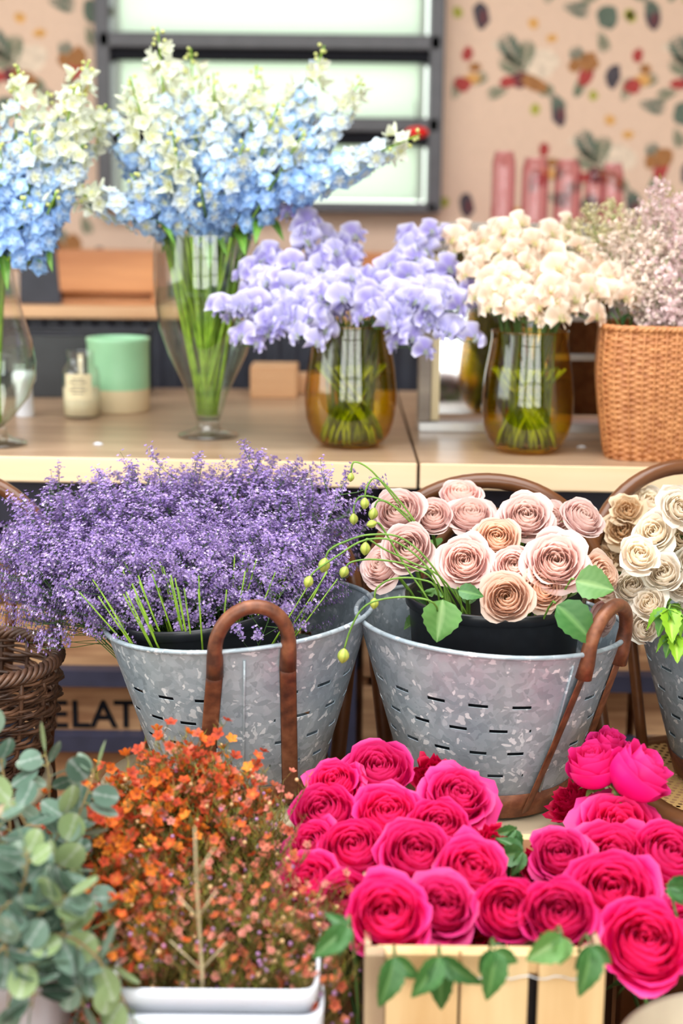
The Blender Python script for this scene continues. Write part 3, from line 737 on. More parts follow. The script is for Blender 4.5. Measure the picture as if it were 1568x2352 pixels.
# ------------------------------------------------------------ galvanised buckets
RB, RT, BH = .128, .213, .285
def bucket(cx, cy, lab, tilt, seam, handle, rz=0., clear=None, offs=0.):
    t = thing('galvanised_bucket', lab, 'bucket', (cx, cy, SZ), 0)
    def warp(q): return (q[0], q[1], q[2]+tilt*q[0]*(q[2]/BH))
    rows = []; zc = [.078, .118, .158, .200]; hw = .0029
    lv = [0, .04]
    for z in zc: lv += [z-hw, z+hw]
    lv += [.235, BH]
    NA = 360
    slot = set()
    for ri, z in enumerate(zc):
        j_ = 2+2*ri; o = 10 if ri % 2 else 0
        for s in range(18):
            a0 = int(s*20+o+offs) % 360
            for d in range(9):
                a = (a0+d) % 360
                da = min(abs(a-seam) % 360, 360-abs(a-seam) % 360)
                if da > 14: slot.add((a, j_))
    rad = lambda z: lerp(RB, RT, z/BH)
    b = MB()
    def fn(u, v):
        z = lv[int(round(v*(len(lv)-1)))]; r = rad(z); a = u*2*PI
        return warp((r*math.cos(a), r*math.sin(a), z))
    b.grid(fn, NA, len(lv)-1, True, keep=lambda i, jj: (i, jj) not in slot)
    o = b.obj('bucket_wall', M['galv'], t, False)
    sm = o.modifiers.new('thickness', 'SOLIDIFY'); sm.thickness = .0012; sm.offset = -1
    b = MB(); b.lathe([(.001, .004), (RB-.002, .004)], 48); b.obj('bucket_bottom', M['galv'], t)
    b = MB(); b.tube([warp(((RT+.001)*math.cos(a*PI/48), (RT+.001)*math.sin(a*PI/48), BH)) for a in range(96)], .0042, 8, closed=True); b.obj('rolled_rim', M['galv'], t)
    b = MB(); b.grid(lambda u, v: (lambda r, z: (r*math.cos(u*2*PI), r*math.sin(u*2*PI), z))(*[(rad(0)+.0015, 0), (rad(0)+.003, .001), (rad(.042)+.003, .042), (rad(.042)+.0008, .0425)][int(round(v*3))]), 96, 3, True); b.obj('rust_band', M['rust'], t)
    b = MB(); sa = math.radians(seam)
    b.tube([warp(((rad(z)+.0012)*math.cos(sa), (rad(z)+.0012)*math.sin(sa), z)) for z in (.043, .12, .2, .268)], .0022, 6)
    b.obj('seam', M['galv'], t)
    # strap handle
    ha = math.radians(handle)
    cur = []
    for k in range(13):
        h = k/12; z = lerp(.012, BH-.035, h); half = lerp(.068, .054, h)
        r = rad(z)+.0055; da = math.asin(half/r); cur.append((r, da, z, h))
    sp = []
    for (r, da, z, h) in cur: sp.append(Vector(warp((r*math.cos(ha-da), r*math.sin(ha-da), z))))
    other = []
    for (r, da, z, h) in cur: other.append(Vector(warp((r*math.cos(ha+da), r*math.sin(ha+da), z))))
    hd = thing_child = bpy.data.objects.new('handle', None); C.objects.link(hd); hd.parent = t
    out = Vector((math.cos(ha), math.sin(ha), 0)); side = Vector((-math.sin(ha), math.cos(ha), 0))
    for pts in (sp, other):
        b = MB(); nrm = out.cross(Vector((0, 0, 1)))
        b.tube(pts, .0125, 10, flat=.16, nrm=nrm); b.obj('strap', M['rust'], hd)
    a0, a1 = sp[-1], other[-1]; mid = (a0+a1)/2; hwid = (a1-a0).length/2; ax = (a1-a0).normalized()
    loop = []
    zt = BH+.066+tilt*mid.x
    lean = out*.018
    base = [a0+Vector((0, 0, -.004)), a0+Vector((0, 0, .02))+out*.005, a0+Vector((0, 0, .042))+out*.008]
    for q in base: loop.append(q)
    zb = base[-1].z
    for k in range(1, 20):
        a = PI*k/20; loop.append(mid-ax*hwid*math.cos(a)+lean*(.45+.55*math.sin(a))+Vector((0, 0, zb-mid.z+(zt-zb)*math.sin(a))))
    for q in (a1+Vector((0, 0, .042))+out*.008, a1+Vector((0, 0, .02))+out*.005, a1+Vector((0, 0, -.004))): loop.append(q)
    rr = [.013, .0125, .0115]+[.0108]*19+[.0115, .0125, .013]
    b = MB(); b.tube(loop, rr, 14); b.obj('grip', M['rust'], hd)
    return t
def black_pot(cx, cy, z0, R, Hh, lab, tilt=(0, 0)):
    t = thing('plant_pot', lab, 'pot', (cx, cy, z0))
    t.rotation_euler = (tilt[0], tilt[1], 0)
    b = MB(); b.lathe([(.001, .003), (R*.8, .0), (R*.82, .002), (R*.98, Hh-.02), (R*.99, Hh-.018), (R*1.02, Hh-.016), (R*1.03, Hh-.002), (R*1.02, Hh), (R*.99, Hh), (R*.97, Hh-.004), (R*.78, .006), (.001, .006)], 72)
    b.obj('pot_body', M['black'], t)
    return t
B1 = atz(552, 1790, SZ); B2 = atz(1112, 1800, SZ)
B1.y = K1.y+.0; B2.y = K2.y-.01
bucket(B1.x, B1.y, 'galvanised bucket with an upright rusted handle, holding purple statice', .085, 276, 279, offs=3)
bucket(B2.x, B2.y, 'galvanised bucket with its rusted handle turned right, holding blush roses', -.045, 300, 321, offs=5)
B3 = atz(1728, 1775, SZ)
bucket(B3.x, B3.y, 'galvanised bucket on the cane chair, holding cream spray roses', -.03, 120, 40, offs=8)
PT1 = black_pot(B1.x-.040, B1.y-.018, SZ+.118, .128, .18, 'tilted black plastic pot of statice inside the left bucket', (-.0, -.12))
PT2 = black_pot(B2.x+.008, B2.y+.014, SZ+.030, .140, .292, 'black plastic pot of blush roses inside the middle bucket')
PT3 = black_pot(B3.x+.0, B3.y+.01, SZ+.028, .137, .245, 'black plastic pot of cream spray roses inside the right bucket')

# ------------------------------------------------------------ foreground boxes
fy = 1.50
q0 = at(246, 2272, fy); q1 = at(733, 2268, fy); ZT = q0.z
WBX = ((q0.x+q1.x)/2, fy+.2); ww = q1.x-q0.x
def rounded_box_lathe(b, levels, n=160, e=16.):
    def fn(u, v):
        hx, hy, z = levels[int(round(v*(len(levels)-1)))]; a = u*2*PI; c, s = math.cos(a), math.sin(a)
        r = (abs(c/hx)**e+abs(s/hy)**e)**(-1/e); return (r*c, r*s, z)
    b.grid(fn, n, len(levels)-1, True)
t = thing('flower_bucket', 'white rectangular plastic bucket holding orange wax flowers', 'bucket', (WBX[0], WBX[1], 0))
b = MB(); hx = ww/2; hy = .2
rounded_box_lathe(b, [(hx*.86, hy*.86, 0), (hx*.86, hy*.86, .002), (hx*.97, hy*.97, ZT-.02), (hx*1.0, hy*1.0, ZT-.019), (hx*1.0, hy*1.0, ZT-.001), (hx*.985, hy*.985, ZT), (hx*.96, hy*.97, ZT-.003), (hx*.95, hy*.96, ZT-.02), (hx*.84, hy*.85, .01), (.01, .01, .01)])
b.obj('inner_tub', M['white'], t)
b = MB(); z2 = ZT-.030
rounded_box_lathe(b, [(hx*.9, hy*.9, 0.0), (hx*1.02, hy*1.02, z2-.075), (hx*1.025, hy*1.025, z2-.073), (hx*1.05, hy*1.05, z2-.002), (hx*1.045, hy*1.045, z2), (hx*1.005, hy*1.0, z2), (hx*1.0, hy*1.0, z2-.02)])
b.obj('outer_tub', M['white'], t)
b = MB(); b.box((.0, -hy*1.035, z2-.052), (hx*1.5, .004, .05)); bev(b.obj('label_panel', mat('pale_blue_panel', srgb(208, 216, 232), .4), t, False), .0015)
# left white bucket of eucalyptus
e0 = at(10, 2330, 1.5)
t = thing('flower_bucket', 'white plastic bucket behind the eucalyptus at the left edge', 'bucket', (e0.x-.045, 1.62, 0))
b = MB(); zE = at(40, 2225, 1.5).z
rounded_box_lathe(b, [(.09, .10, 0), (.105, .12, zE-.02), (.112, .127, zE-.018), (.112, .127, zE), (.10, .115, zE), (.09, .105, .01), (.01, .01, .01)], e=5.)
b.obj('tub', M['white'], t)
EB = Vector((e0.x-.045, 1.62, zE))
# pine crate
cy0 = 1.54
c0 = at(838, 2184, cy0); c1 = at(1392, 2192, cy0); CZ = (c0.z+c1.z)/2
cw = c1.x-c0.x; ccx = (c0.x+c1.x)/2; cd = .34
t = thing('slatted_crate', 'pale pine crate of upright slats holding the hot pink roses', 'crate', (ccx, cy0+cd/2, 0))
pxs = [(885, 1052), (1058, 1212), (1236, 1388)]
for a, c in pxs:
    xa_, xb_ = at(a, 2250, cy0).x-ccx, at(c, 2250, cy0).x-ccx
    b = MB(); b.box(((xa_+xb_)/2, -cd/2, CZ/2), (xb_-xa_, .008, CZ)); bev(b.obj('slat', M['pine'], t, False), .0015)
xs_ = at(860, 2250, cy0).x-ccx
b = MB(); b.box((xs_, -cd/2+.004, CZ/2), (.024, .022, CZ)); bev(b.obj('corner_post', M['pine_grey'], t, False), .002)
b = MB(); b.box((cw/2-.012, -cd/2+.018, CZ/2), (.022, .022, CZ-.004)); bev(b.obj('corner_post', M['pine_grey'], t, False), .002)
for k in range(4):
    for sx in (-1, 1):
        b = MB(); b.box((sx*(cw/2-.004), -cd/2+.06+k*.078, CZ/2-.002), (.008, .07, CZ-.004)); bev(b.obj('slat', M['pine_grey'], t, False), .0015)
for k in range(3):
    b = MB(); b.box((-cw/2+.055+k*(cw-.11)/2, cd/2, CZ/2-.002), (.085, .008, CZ-.004)); bev(b.obj('slat', M['pine'], t, False), .0015)
b = MB(); b.box((0, -cd/2+.013, CZ-.016), (cw-.03, .012, .03)); b.box((0, cd/2-.012, CZ-.02), (cw-.02, .012, .036)); bev(b.obj('rail', M['pine'], t, False), .0015)
b = MB(); b.box((0, 0, .02), (cw-.03, cd-.03, .012)); b.obj('crate_bottom', M['pine_grey'], t, False)
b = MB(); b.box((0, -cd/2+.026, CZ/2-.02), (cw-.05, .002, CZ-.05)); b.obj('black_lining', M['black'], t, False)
b = MB(); zz_ = CZ-.028
pts = [(lerp(-cw/2+.03, cw/2-.01, k/24), -cd/2-.006, zz_+.0025*math.sin(k*1.7)) for k in range(25)]
b.tube(pts, .0009, 5); wr = b.obj('binding_wire', M['silver'], t)
CRT = Vector((ccx, cy0+cd/2, 0))
# dark post and board at the lower right, cream bowl in the corner
p = at(1450, 2270, 1.86)
t = thing('wooden_stand', 'dark brown wooden stand beside the pine crate', 'stand', (p.x+.02, 1.84, 0))
hgt = at(1450, 2130, 1.84).z
b = MB(); b.box((-.03, -.02, hgt/2), (.034, .034, hgt)); bev(b.obj('post', M['bent'], t, False), .004)
b = MB(); b.box((.36, -.02, hgt/2), (.034, .034, hgt)); bev(b.obj('post', M['bent'], t, False), .004)
b = MB(); b.box((.165, .0, hgt/2), (.352, .012, hgt-.02)); bev(b.obj('panel', M['bent_dark'], t, False), .002)
b = MB(); b.box((-.075, .01, hgt/2), (.05, .014, hgt-.03)); bev(b.obj('side_board', M['bent_dark'], t, False), .002)
b = MB(); R_ = .15
p = at(1705, 2425, 1.56)
b.lathe([(.001, .0), (R_*.7, .0), (R_*.72, .003), (R_*.98, p.z-.01), (R_*1.02, p.z-.004), (R_*1.0, p.z), (R_*.95, p.z-.004), (R_*.68, .008), (.001, .008)], 64)
tag(b.obj('cream_tub', M['cream_pot'], None, True, (p.x, 1.56, 0)), 'round cream tub in the bottom right corner', 'tub')
RTUB = Vector((p.x, 1.56, p.z))
# ------------------------------------------------------------ flower meshes
def mixc(a, b, t): t = clamp(t); return tuple(lerp(a[i], b[i], t) for i in range(3))
def rose_mesh(name, n, seed, cin, cout, cedge, H=1.0, open_=1.0, w0=1.5, w1=.92, ruf=.03, material='petal', rmax=.86, nu=8, nv=8):
    rnd = random.Random(seed); b = MB()
    for i in range(n):
        t = (i+.5)/n; th = i*2.39996+rnd.uniform(-.25, .25)
        rt = .05+(rmax-.05)*t**.80
        top = H*(.86+.10*math.sin(PI*min(1, t*1.15))-.30*max(0, t-.55)/.45*open_)+rnd.uniform(-.02, .02)
        wd = lerp(w0, w1, t**.7); curl = (.03+.30*t*t)*open_*rnd.uniform(.75, 1.25)
        p1, p2 = rnd.uniform(0, 6), rnd.uniform(0, 6); rf = ruf*(.5+t)*rnd.uniform(.6, 1.4)
        tone = rnd.uniform(-.06, .06)
        def fn(u, v, t=t, th=th, rt=rt, top=top, wd=wd, curl=curl, p1=p1, p2=p2, rf=rf):
            s = v; x = 2*u-1
            se = s*(1-.26*abs(x)**3.2)*(1+.03*(1-abs(x)))
            a = th+x*wd*(.62+.38*math.sin(min(1, s*1.3)*PI/2))
            r = .10*(1-s)+rt*(1-(1-min(1, se*1.15))**2.4)*(1+.05*math.sin(PI*s))
            z = top*se**1.12
            q = max(0, (se-.66)/.34)
            r += curl*q*q; z -= curl*.62*q**2.6
            r += .05*x*(.4+rt)*s
            r -= .22*rt*(1-t)*s**3
            wv = rf*(math.sin(x*4.2+p1)+.6*math.sin(x*8.5+p2))*s**3
            return ((r+wv)*math.cos(a), (r+wv)*math.sin(a), z+wv*.6)
        base = mixc(cin, cout, t*1.15)
        def cf(u, v, base=base, t=t, tone=tone):
            x = abs(2*u-1); e = max(v**5, 0)*(1-.2*x)
            c = mixc(base, cedge, e*.8); return tuple(clamp(k*(1+tone)) for k in c)
        b.grid(fn, nu, nv, colfn=cf)
    return b.mesh(name, M[material])
def sepal_mesh(seed=0):
    rnd = random.Random(seed); b = MB(); g = srgb(128, 160, 82)
    b.usecol = True
    b.lathe([(.03, -.22), (.10, -.16), (.15, -.07), (.14, .01), (.05, .04)], 12, colfn=lambda u, v: g)
    for k in range(5):
        a0 = k*2*PI/5+rnd.uniform(-.1, .1); dr = rnd.uniform(.2, .8); L_ = rnd.uniform(.55, .8)
        def fn(u, v, a0=a0, dr=dr, L_=L_):
            x = (2*u-1)*.13*math.sin(PI*min(1, v*.75+.28))*(1-v)**.4
            r = .11+L_*v*(.75); z = -.02+L_*(.35*v-dr*v*v)
            return (r*math.cos(a0)-x*math.sin(a0), r*math.sin(a0)+x*math.cos(a0), z)
        b.grid(fn, 2, 6, colfn=lambda u, v: g)
    return b.mesh('sepals', M['leaf'])
def leaf_mesh(name, L_, W_, c1, c2, fold=.25, droop=.25, serr=0., seed=0, tip=1., material='leaf', nu=8, nv=12, round_=False):
    """leaf along +X with its face up (+Z)"""
    b = MB(); rnd = random.Random(seed)
    def fn(u, v):
        x = 2*u-1
        wd = math.sin(PI*min(1, v)**.72)**.85*(1-.12*v)*W_/2
        if serr and abs(x) > .95: wd *= 1+serr*(1 if int(v*nv) % 2 else -1)
        z = abs(x)*wd*fold*2-droop*L_*v*v+.02*L_*math.sin(v*9+x*3)*abs(x)
        return (L_*v, x*wd, z)
    def cf(u, v):
        x = abs(2*u-1); vein = 1.0 if x < .05 else (.14 if (int(v*nv+x*2.2) % 2 == 0) else 0)
        return mixc(c1, c2, vein)
    b.grid(fn, nu, nv, colfn=cf)
    return b.mesh(name, M[material])
ROSE_LEAF = [leaf_mesh('leaf', 1., .56, srgb(66, 118, 58), srgb(112, 158, 92), serr=.05, seed=1),
             leaf_mesh('leaf', 1., .78, srgb(98, 148, 74), srgb(150, 186, 118), serr=.05, seed=2, droop=.1),
             leaf_mesh('leaf', 1., .46, srgb(52, 104, 48), srgb(96, 140, 80), serr=.06, seed=3, droop=.45)]
SEP = [sepal_mesh(1), sepal_mesh(2)]
HP = [rose_mesh('bloom', 34, 10+k, srgb(246, 4, 100), srgb(248, 14, 132), srgb(255, 84, 166), H=1.12, open_=[.6, .85, .45, 1.0, .7][k], material='petal_pink', ruf=[.03, .045, .02, .05, .035][k], w0=1.7, w1=1.0) for k in range(5)]
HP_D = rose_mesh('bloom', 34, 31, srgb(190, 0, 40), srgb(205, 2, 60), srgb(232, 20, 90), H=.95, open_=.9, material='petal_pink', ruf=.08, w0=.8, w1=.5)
HP_B = rose_mesh('bloom', 20, 55, srgb(225, 0, 80), srgb(240, 16, 130), srgb(250, 70, 165), H=1.35, open_=.55, material='petal_pink', ruf=.05, w0=1.6, w1=1.1, rmax=.78)
BL = [rose_mesh('bloom', 40, 70+k, srgb(255, 222, 206), srgb(250, 214, 210), srgb(255, 234, 228), H=.92, open_=[.7, .9, .6, .95][k], ruf=[.018, .025, .016, .028][k], w0=1.6, w1=.9, nu=9, nv=8, material='petal_blush') for k in range(4)]
BL_P = rose_mesh('bloom', 44, 91, srgb(253, 208, 172), srgb(249, 214, 194), srgb(254, 232, 216), H=.92, open_=.7, ruf=.02, w0=1.6, w1=.9, material='petal_blush')
CRS = [rose_mesh('bloom', 26, 120+k, srgb(255, 234, 204), srgb(255, 243, 228), srgb(255, 250, 242), H=.95, open_=[.8, 1.0, .6][k], ruf=.04, w0=1.4, w1=.85, nu=7, nv=7, material='petal_blush') for k in range(3)]
CRP = [rose_mesh('bloom', 26, 140+k, srgb(240, 200, 150), srgb(244, 214, 176), srgb(252, 230, 200), H=.9, open_=1., ruf=.06, w0=1., w1=.7, nu=6, nv=7) for k in range(2)]
CAM = Vector((0, 0, CAMZ))
def curve_pts(p0, p1, p2, p3, n=10):
    return [p0*(1-t)**3+p1*3*t*(1-t)**2+p2*3*t*t*(1-t)+p3*t**3 for t in [k/n for k in range(n+1)]]
def stemmed(name, cat, label, group, base, head, face, R, me, stem_mat, stem_r, sep=True, leaves=(), hscale=1.0, twist=None, rnd=random, leafset=None, blen=.5):
    """one flower: bloom, sepals, stem and leaves under an Empty at the cut end of the stem"""
    t = thing(name, label, cat, base, 0, group)
    face = Vector(face).normalized(); q = zq(face, rnd.uniform(0, 6.28) if twist is None else twist)
    hb = Vector(head)-face*R*blen            # underside of the bloom
    mobj('bloom', me, t, hb-base, q, (R, R, R*hscale))
    if sep: mobj('sepals', rnd.choice(SEP), t, hb-base, q, R)
    L_ = (hb-base).length
    pts = curve_pts(Vector((0, 0, 0)), Vector((0, 0, L_*.35)), hb-base-face*L_*.30, hb-base-face*R*.12, 10)
    b = MB(); b.tube(pts, [stem_r]*11, 7); b.obj('stem', M[stem_mat], t)
    for (f, az, ln, pitch, kind) in leaves:
        k = f*10; i = min(int(k), 9); p = pts[i].lerp(pts[i+1], k-i)
        qq = Quaternion((0, 0, 1), az) @ Quaternion((0, 1, 0), -pitch)
        mobj('leaf', (leafset or ROSE_LEAF)[kind], t, p, qq, ln)
    return t
# --- hot pink roses: (px, py, radius px, depth Y, mesh, face tilt (dx, up), what singles it out)
rr = random.Random(77)
CR0 = Vector((ccx, cy0+cd/2, .04))
HOT = [
 (868, 1772, 72, 1.93, 0, (-.0, .9), 'tall hot pink rose at the back of the crate, topmost of the left cluster'),
 (768, 1800, 56, 1.90, 1, (-.2, .7), 'hot pink rose at the back left, just left of the topmost rose'),
 (742, 1868, 64, 1.84, 2, (-.25, .6), 'hot pink rose on the left flank below the back left rose'),
 (1000, 1785, 50, 1.96, 'D', (.1, .4), 'small crimson frilled rose against the base of the middle bucket'),
 (1052, 1830, 70, 1.86, 3, (.25, .7), 'hot pink rose in front of the crimson frilled rose'),
 (890, 1872, 70, 1.83, 4, (.0, .7), 'hot pink rose directly below the topmost rose'),
 (1008, 1900, 64, 1.80, 0, (.1, .6), 'hot pink rose in the second row below the rose by the bucket'),
 (716, 1948, 58, 1.79, 1, (-.5, .4), 'hot pink rose half hidden on the left rim of the cluster'),
 (812, 1950, 68, 1.77, 2, (-.1, .6), 'hot pink rose amid the left cluster, left of the large central one'),
 (955, 1962, 76, 1.74, 4, (.05, .55), 'large hot pink rose in the very centre of the left cluster'),
 (1138, 1945, 50, 1.80, 'D', (.7, .3), 'crimson rose half hidden on the right side of the left cluster'),
 (1085, 2002, 76, 1.71, 1, (.25, .5), 'large hot pink rose at the right side of the left cluster'),
 (712, 2030, 72, 1.70, 3, (-.35, .55), 'large hot pink rose on the lower left corner of the cluster'),
 (797, 2068, 62, 1.66, 2, (-.1, .4), 'narrow hot pink rose left of the lowest front rose'),
 (1018, 2085, 70, 1.62, 3, (.1, .45), 'hot pink rose with frilled lower petals above the crate edge'),
 (890, 2104, 86, 1.59, 4, (-.02, .4), 'largest round hot pink rose, lowest in front over the crate corner'),
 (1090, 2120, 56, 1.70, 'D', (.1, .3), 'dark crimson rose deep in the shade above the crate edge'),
 (1167, 2088, 68, 1.62, 2, (.05, .3), 'hot pink rose over the middle slat of the crate'),
 (1284, 2100, 74, 1.60, 0, (.0, .35), 'hot pink rose over the right slat of the crate'),
 (1285, 1965, 60, 1.76, 1, (-.05, .6), 'hot pink rose behind the crate front, beside the dark gap of leaves'),
 (1232, 1985, 44, 1.82, 'D', (-.5, .2), 'crimson rose petal edge showing left of the right cluster'),
]
TUBR = [
 (1425, 1905, 84, 1.86, 3, (.1, .8), 'wide open hot pink rose at the top of the right cluster'),
 (1410, 1975, 86, 1.78, 1, (.1, .6), 'hot pink rose stacked behind the large round one on the right'),
 (1405, 2052, 90, 1.68, 4, (.0, .45), 'large round hot pink rose in the middle of the right cluster'),
 (1536, 1965, 70, 1.77, 2, (.3, .6), 'hot pink rose cut by the right edge, upper one'),
 (1482, 2165, 88, 1.60, 0, (.1, .4), 'lowest hot pink rose of the right cluster, beside the cream tub'),
 (1566, 2140, 62, 1.66, 3, (.6, .3), 'hot pink rose cut by the right edge, lower one'),
 (1475, 2095, 50, 1.78, 'D', (.4, .3), 'crimson rose deep between the round rose and the lowest rose'),
]
def hot(px, py, rp, Y, k, tl, lab, ctr_, zb, kx=.75):
    Y = Y+.02
    p = at(px, py, Y); R = rp*1.2*(p-CAM).length/F
    tocam = (CAM-p).normalized()
    face = (tocam*.85+Vector((tl[0], 0, tl[1])))
    base = Vector((lerp(ctr_.x, p.x, kx)+rr.uniform(-.01, .01), lerp(ctr_.y, p.y, .7), zb))
    if ctr_ is CR0: base.x = clamp(base.x, ccx-cw/2+.025, ccx+cw/2-.025); base.y = clamp(base.y, cy0+.05, cy0+cd-.03)
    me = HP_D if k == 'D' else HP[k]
    lv = [(rr.uniform(.80, .90), rr.uniform(0, 6.28), rr.uniform(.035, .055), rr.uniform(-.6, -.1), rr.choice((0, 2))) for _ in range(2)]
    stemmed('rose', 'rose', lab, 'hot pink roses', base, p, face, R, me, 'stem_dark', .0028, leaves=lv, rnd=rr, blen=.62)
for r in HOT: hot(*r, CR0, .04)
for r in TUBR: hot(*r, Vector((RTUB.x, RTUB.y+.02, 0)), .02, .22)
# side-on buds leaning out at the back right
for (px, py, rp, Y, fx, fz, bx, by, lab) in (
  (1362, 1770, 62, 1.96, -.2, 1.0, 1315, 1905, 'side-on hot pink rose of the pair, on a bare green stem'),
  (1455, 1785, 74, 1.92, .62, .8, 1375, 1870, 'hot pink rose seen from the side leaning right over the cane seat'),
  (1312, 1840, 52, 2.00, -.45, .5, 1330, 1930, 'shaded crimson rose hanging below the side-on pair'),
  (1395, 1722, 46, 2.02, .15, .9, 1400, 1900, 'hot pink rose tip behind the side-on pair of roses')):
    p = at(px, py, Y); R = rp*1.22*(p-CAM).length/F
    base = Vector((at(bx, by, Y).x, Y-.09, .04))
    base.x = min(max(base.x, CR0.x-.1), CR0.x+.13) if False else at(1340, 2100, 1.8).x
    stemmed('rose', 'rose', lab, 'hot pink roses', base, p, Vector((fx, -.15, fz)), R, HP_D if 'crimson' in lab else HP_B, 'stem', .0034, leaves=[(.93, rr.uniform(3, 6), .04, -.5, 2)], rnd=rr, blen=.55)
# leaves hanging over the crate front: each spray is the leafy shoot of a rose below
for (px, py, Y, ln, az, pt, kind, lab) in (
  (905, 2215, 1.50, .055, -1.2, -1.15, 0, 'pointed green rose shoot over the left slat of the crate'),
  (1010, 2215, 1.495, .062, -1.6, -1.35, 2, 'long dark green rose shoot over the first gap of the crate'),
  (1135, 2200, 1.495, .055, -1.5, -1.2, 0, 'glossy green rose shoot over the middle slat of the crate'),
  (1355, 2190, 1.495, .055, -1.5, -1.1, 0, 'glossy rose shoot over the right slat of the crate'),
  (1290, 2170, 1.50, .045, 3.6, -.5, 1, 'pale green rose shoot lying on the crate rim'),
  (800, 2145, 1.52, .05, 3.5, -.35, 0, 'green rose shoot sticking out left of the crate'),
  (1185, 1925, 1.84, .055, 4.3, -.6, 2, 'dark green rose shoot in the gap between the two pink clusters'),
  (1200, 1975, 1.80, .05, 2.6, -.2, 0, 'green rose shoot low in the gap between the pink clusters'),
  (1530, 2055, 1.66, .055, -.2, -.3, 2, 'dark green rose shoot at the right edge between the pink roses')):
    p = at(px, py-22, Y); base = Vector((lerp(p.x, CR0.x, .15), max(Y+.08, 1.60), .05)) if px < 1500 else Vector((RTUB.x-.02, RTUB.y+.03, .02))
    t = thing('rose_shoot', lab, 'leaf spray', base, 0, None)
    top = p+Vector((0, .07 if Y < 1.53 else 0, .012))
    pts = curve_pts(Vector((0, 0, 0)), Vector((0, 0, (top.z-base.z)*.6)), top-base+Vector((0, 0, .015)), p-base, 10)
    b = MB(); b.tube(pts, .0018, 6); b.obj('stem', M['stem_dark'], t)
    for da, dl, kk, dp in ((rr.uniform(-.3, .3), 1., kind, 0), (rr.uniform(.45, .95), rr.uniform(.55, .85), kind, rr.uniform(-.5, .3)), (-rr.uniform(.45, .95), rr.uniform(.5, .85), 2 if kind == 0 else 0, rr.uniform(-.5, .3))):
        down = Vector((math.cos(az)*math.cos(pt)*1.0, -.28, math.sin(pt)))+Vector((rr.uniform(-.25, .25), 0, rr.uniform(-.15, .15))); down.normalize()
        nn = Vector((rr.uniform(-.45, .45), -1, rr.uniform(.25, .7))); nn = (nn-down*nn.dot(down)).normalized()
        dd_ = Quaternion(nn, da) @ down; yy = nn.cross(dd_)
        qq = Matrix((dd_, yy, nn)).transposed().to_quaternion()
        mobj('leaf', ROSE_LEAF[kk], t, p-base+Vector((0, -.004, 0)), qq, ln*dl*1.1)

# --- blush roses
BLUSH = [
 (1058, 1132, 46, 2.36, 2, (.1, 1.3), 'topmost blush rose, lying back at the top of the bunch'),
 (912, 1172, 54, 2.26, 0, (-.2, .5), 'blush rose at the upper left of the bunch'),
 (992, 1184, 44, 2.28, 2, (.0, .5), 'blush rose second from the left in the upper row'),
 (1080, 1178, 52, 2.29, 1, (.05, 1.1), 'blush rose just below the topmost one, seen from a low angle'),
 (1208, 1184, 55, 2.24, 3, (.05, .5), 'large blush rose right of centre in the upper row'),
 (1268, 1186, 42, 2.29, 2, (.4, .5), 'blush rose half hidden right of the large upper one'),
 (1340, 1186, 48, 2.25, 0, (.6, .8), 'blush rose farthest right in the upper row'),
 (934, 1258, 54, 2.16, 0, (-.15, .3), 'blush rose at the middle left with a rosy centre'),
 (872, 1296, 50, 2.18, 1, (-.8, .5), 'blush rose leaning out at the far left of the bunch'),
 (1066, 1288, 58, 2.13, 1, (-.05, .3), 'pale blush rose in the centre left, above the stems'),
 (1142, 1234, 48, 2.19, 'P', (.05, .4), 'peach-centred rose in the middle of the bunch'),
 (1276, 1288, 66, 2.10, 3, (.05, .3), 'largest and palest blush rose at the right'),
 (1180, 1298, 44, 2.12, 2, (.0, .3), 'small rosy rose between the two largest blush roses'),
 (1162, 1372, 54, 2.06, 'P', (-.1, .2), 'lowest peach rose hanging over the black pot rim'),
 (1248, 1352, 46, 2.09, 'P', (.2, .2), 'peach rose under the largest blush rose'),
 (1384, 1322, 50, 2.14, 'P', (.9, .3), 'dusky peach rose turned right beside the cream roses'),
 (1388, 1418, 40, 2.16, 2, (.9, -.2), 'faded blush rose drooping behind the bucket handle'),
]
pr = random.Random(5)
for (px, py, rp, Y, k, tl, lab) in BLUSH:
    p = at(px, py, Y); R = rp*1.16*(p-CAM).length/F
    tocam = (CAM-p).normalized(); face = tocam*.85+Vector((tl[0], 0, tl[1]))
    a = math.atan2(p.y-PT2.location.y, p.x-PT2.location.x); rb_ = pr.uniform(.02, .075)
    base = Vector((PT2.location.x+rb_*math.cos(a), PT2.location.y+rb_*math.sin(a), PT2.location.z+.02))
    lv = [(pr.uniform(.62, .85), pr.uniform(0, 6.28), pr.uniform(.03, .045), pr.uniform(-.2, .4), pr.choice((0, 1, 1))) for _ in range(2)]
    stemmed('rose', 'rose', lab, 'blush roses', base, p, face, R, BL_P if k == 'P' else BL[k], 'stem', .0028, leaves=lv, rnd=pr, blen=.6)
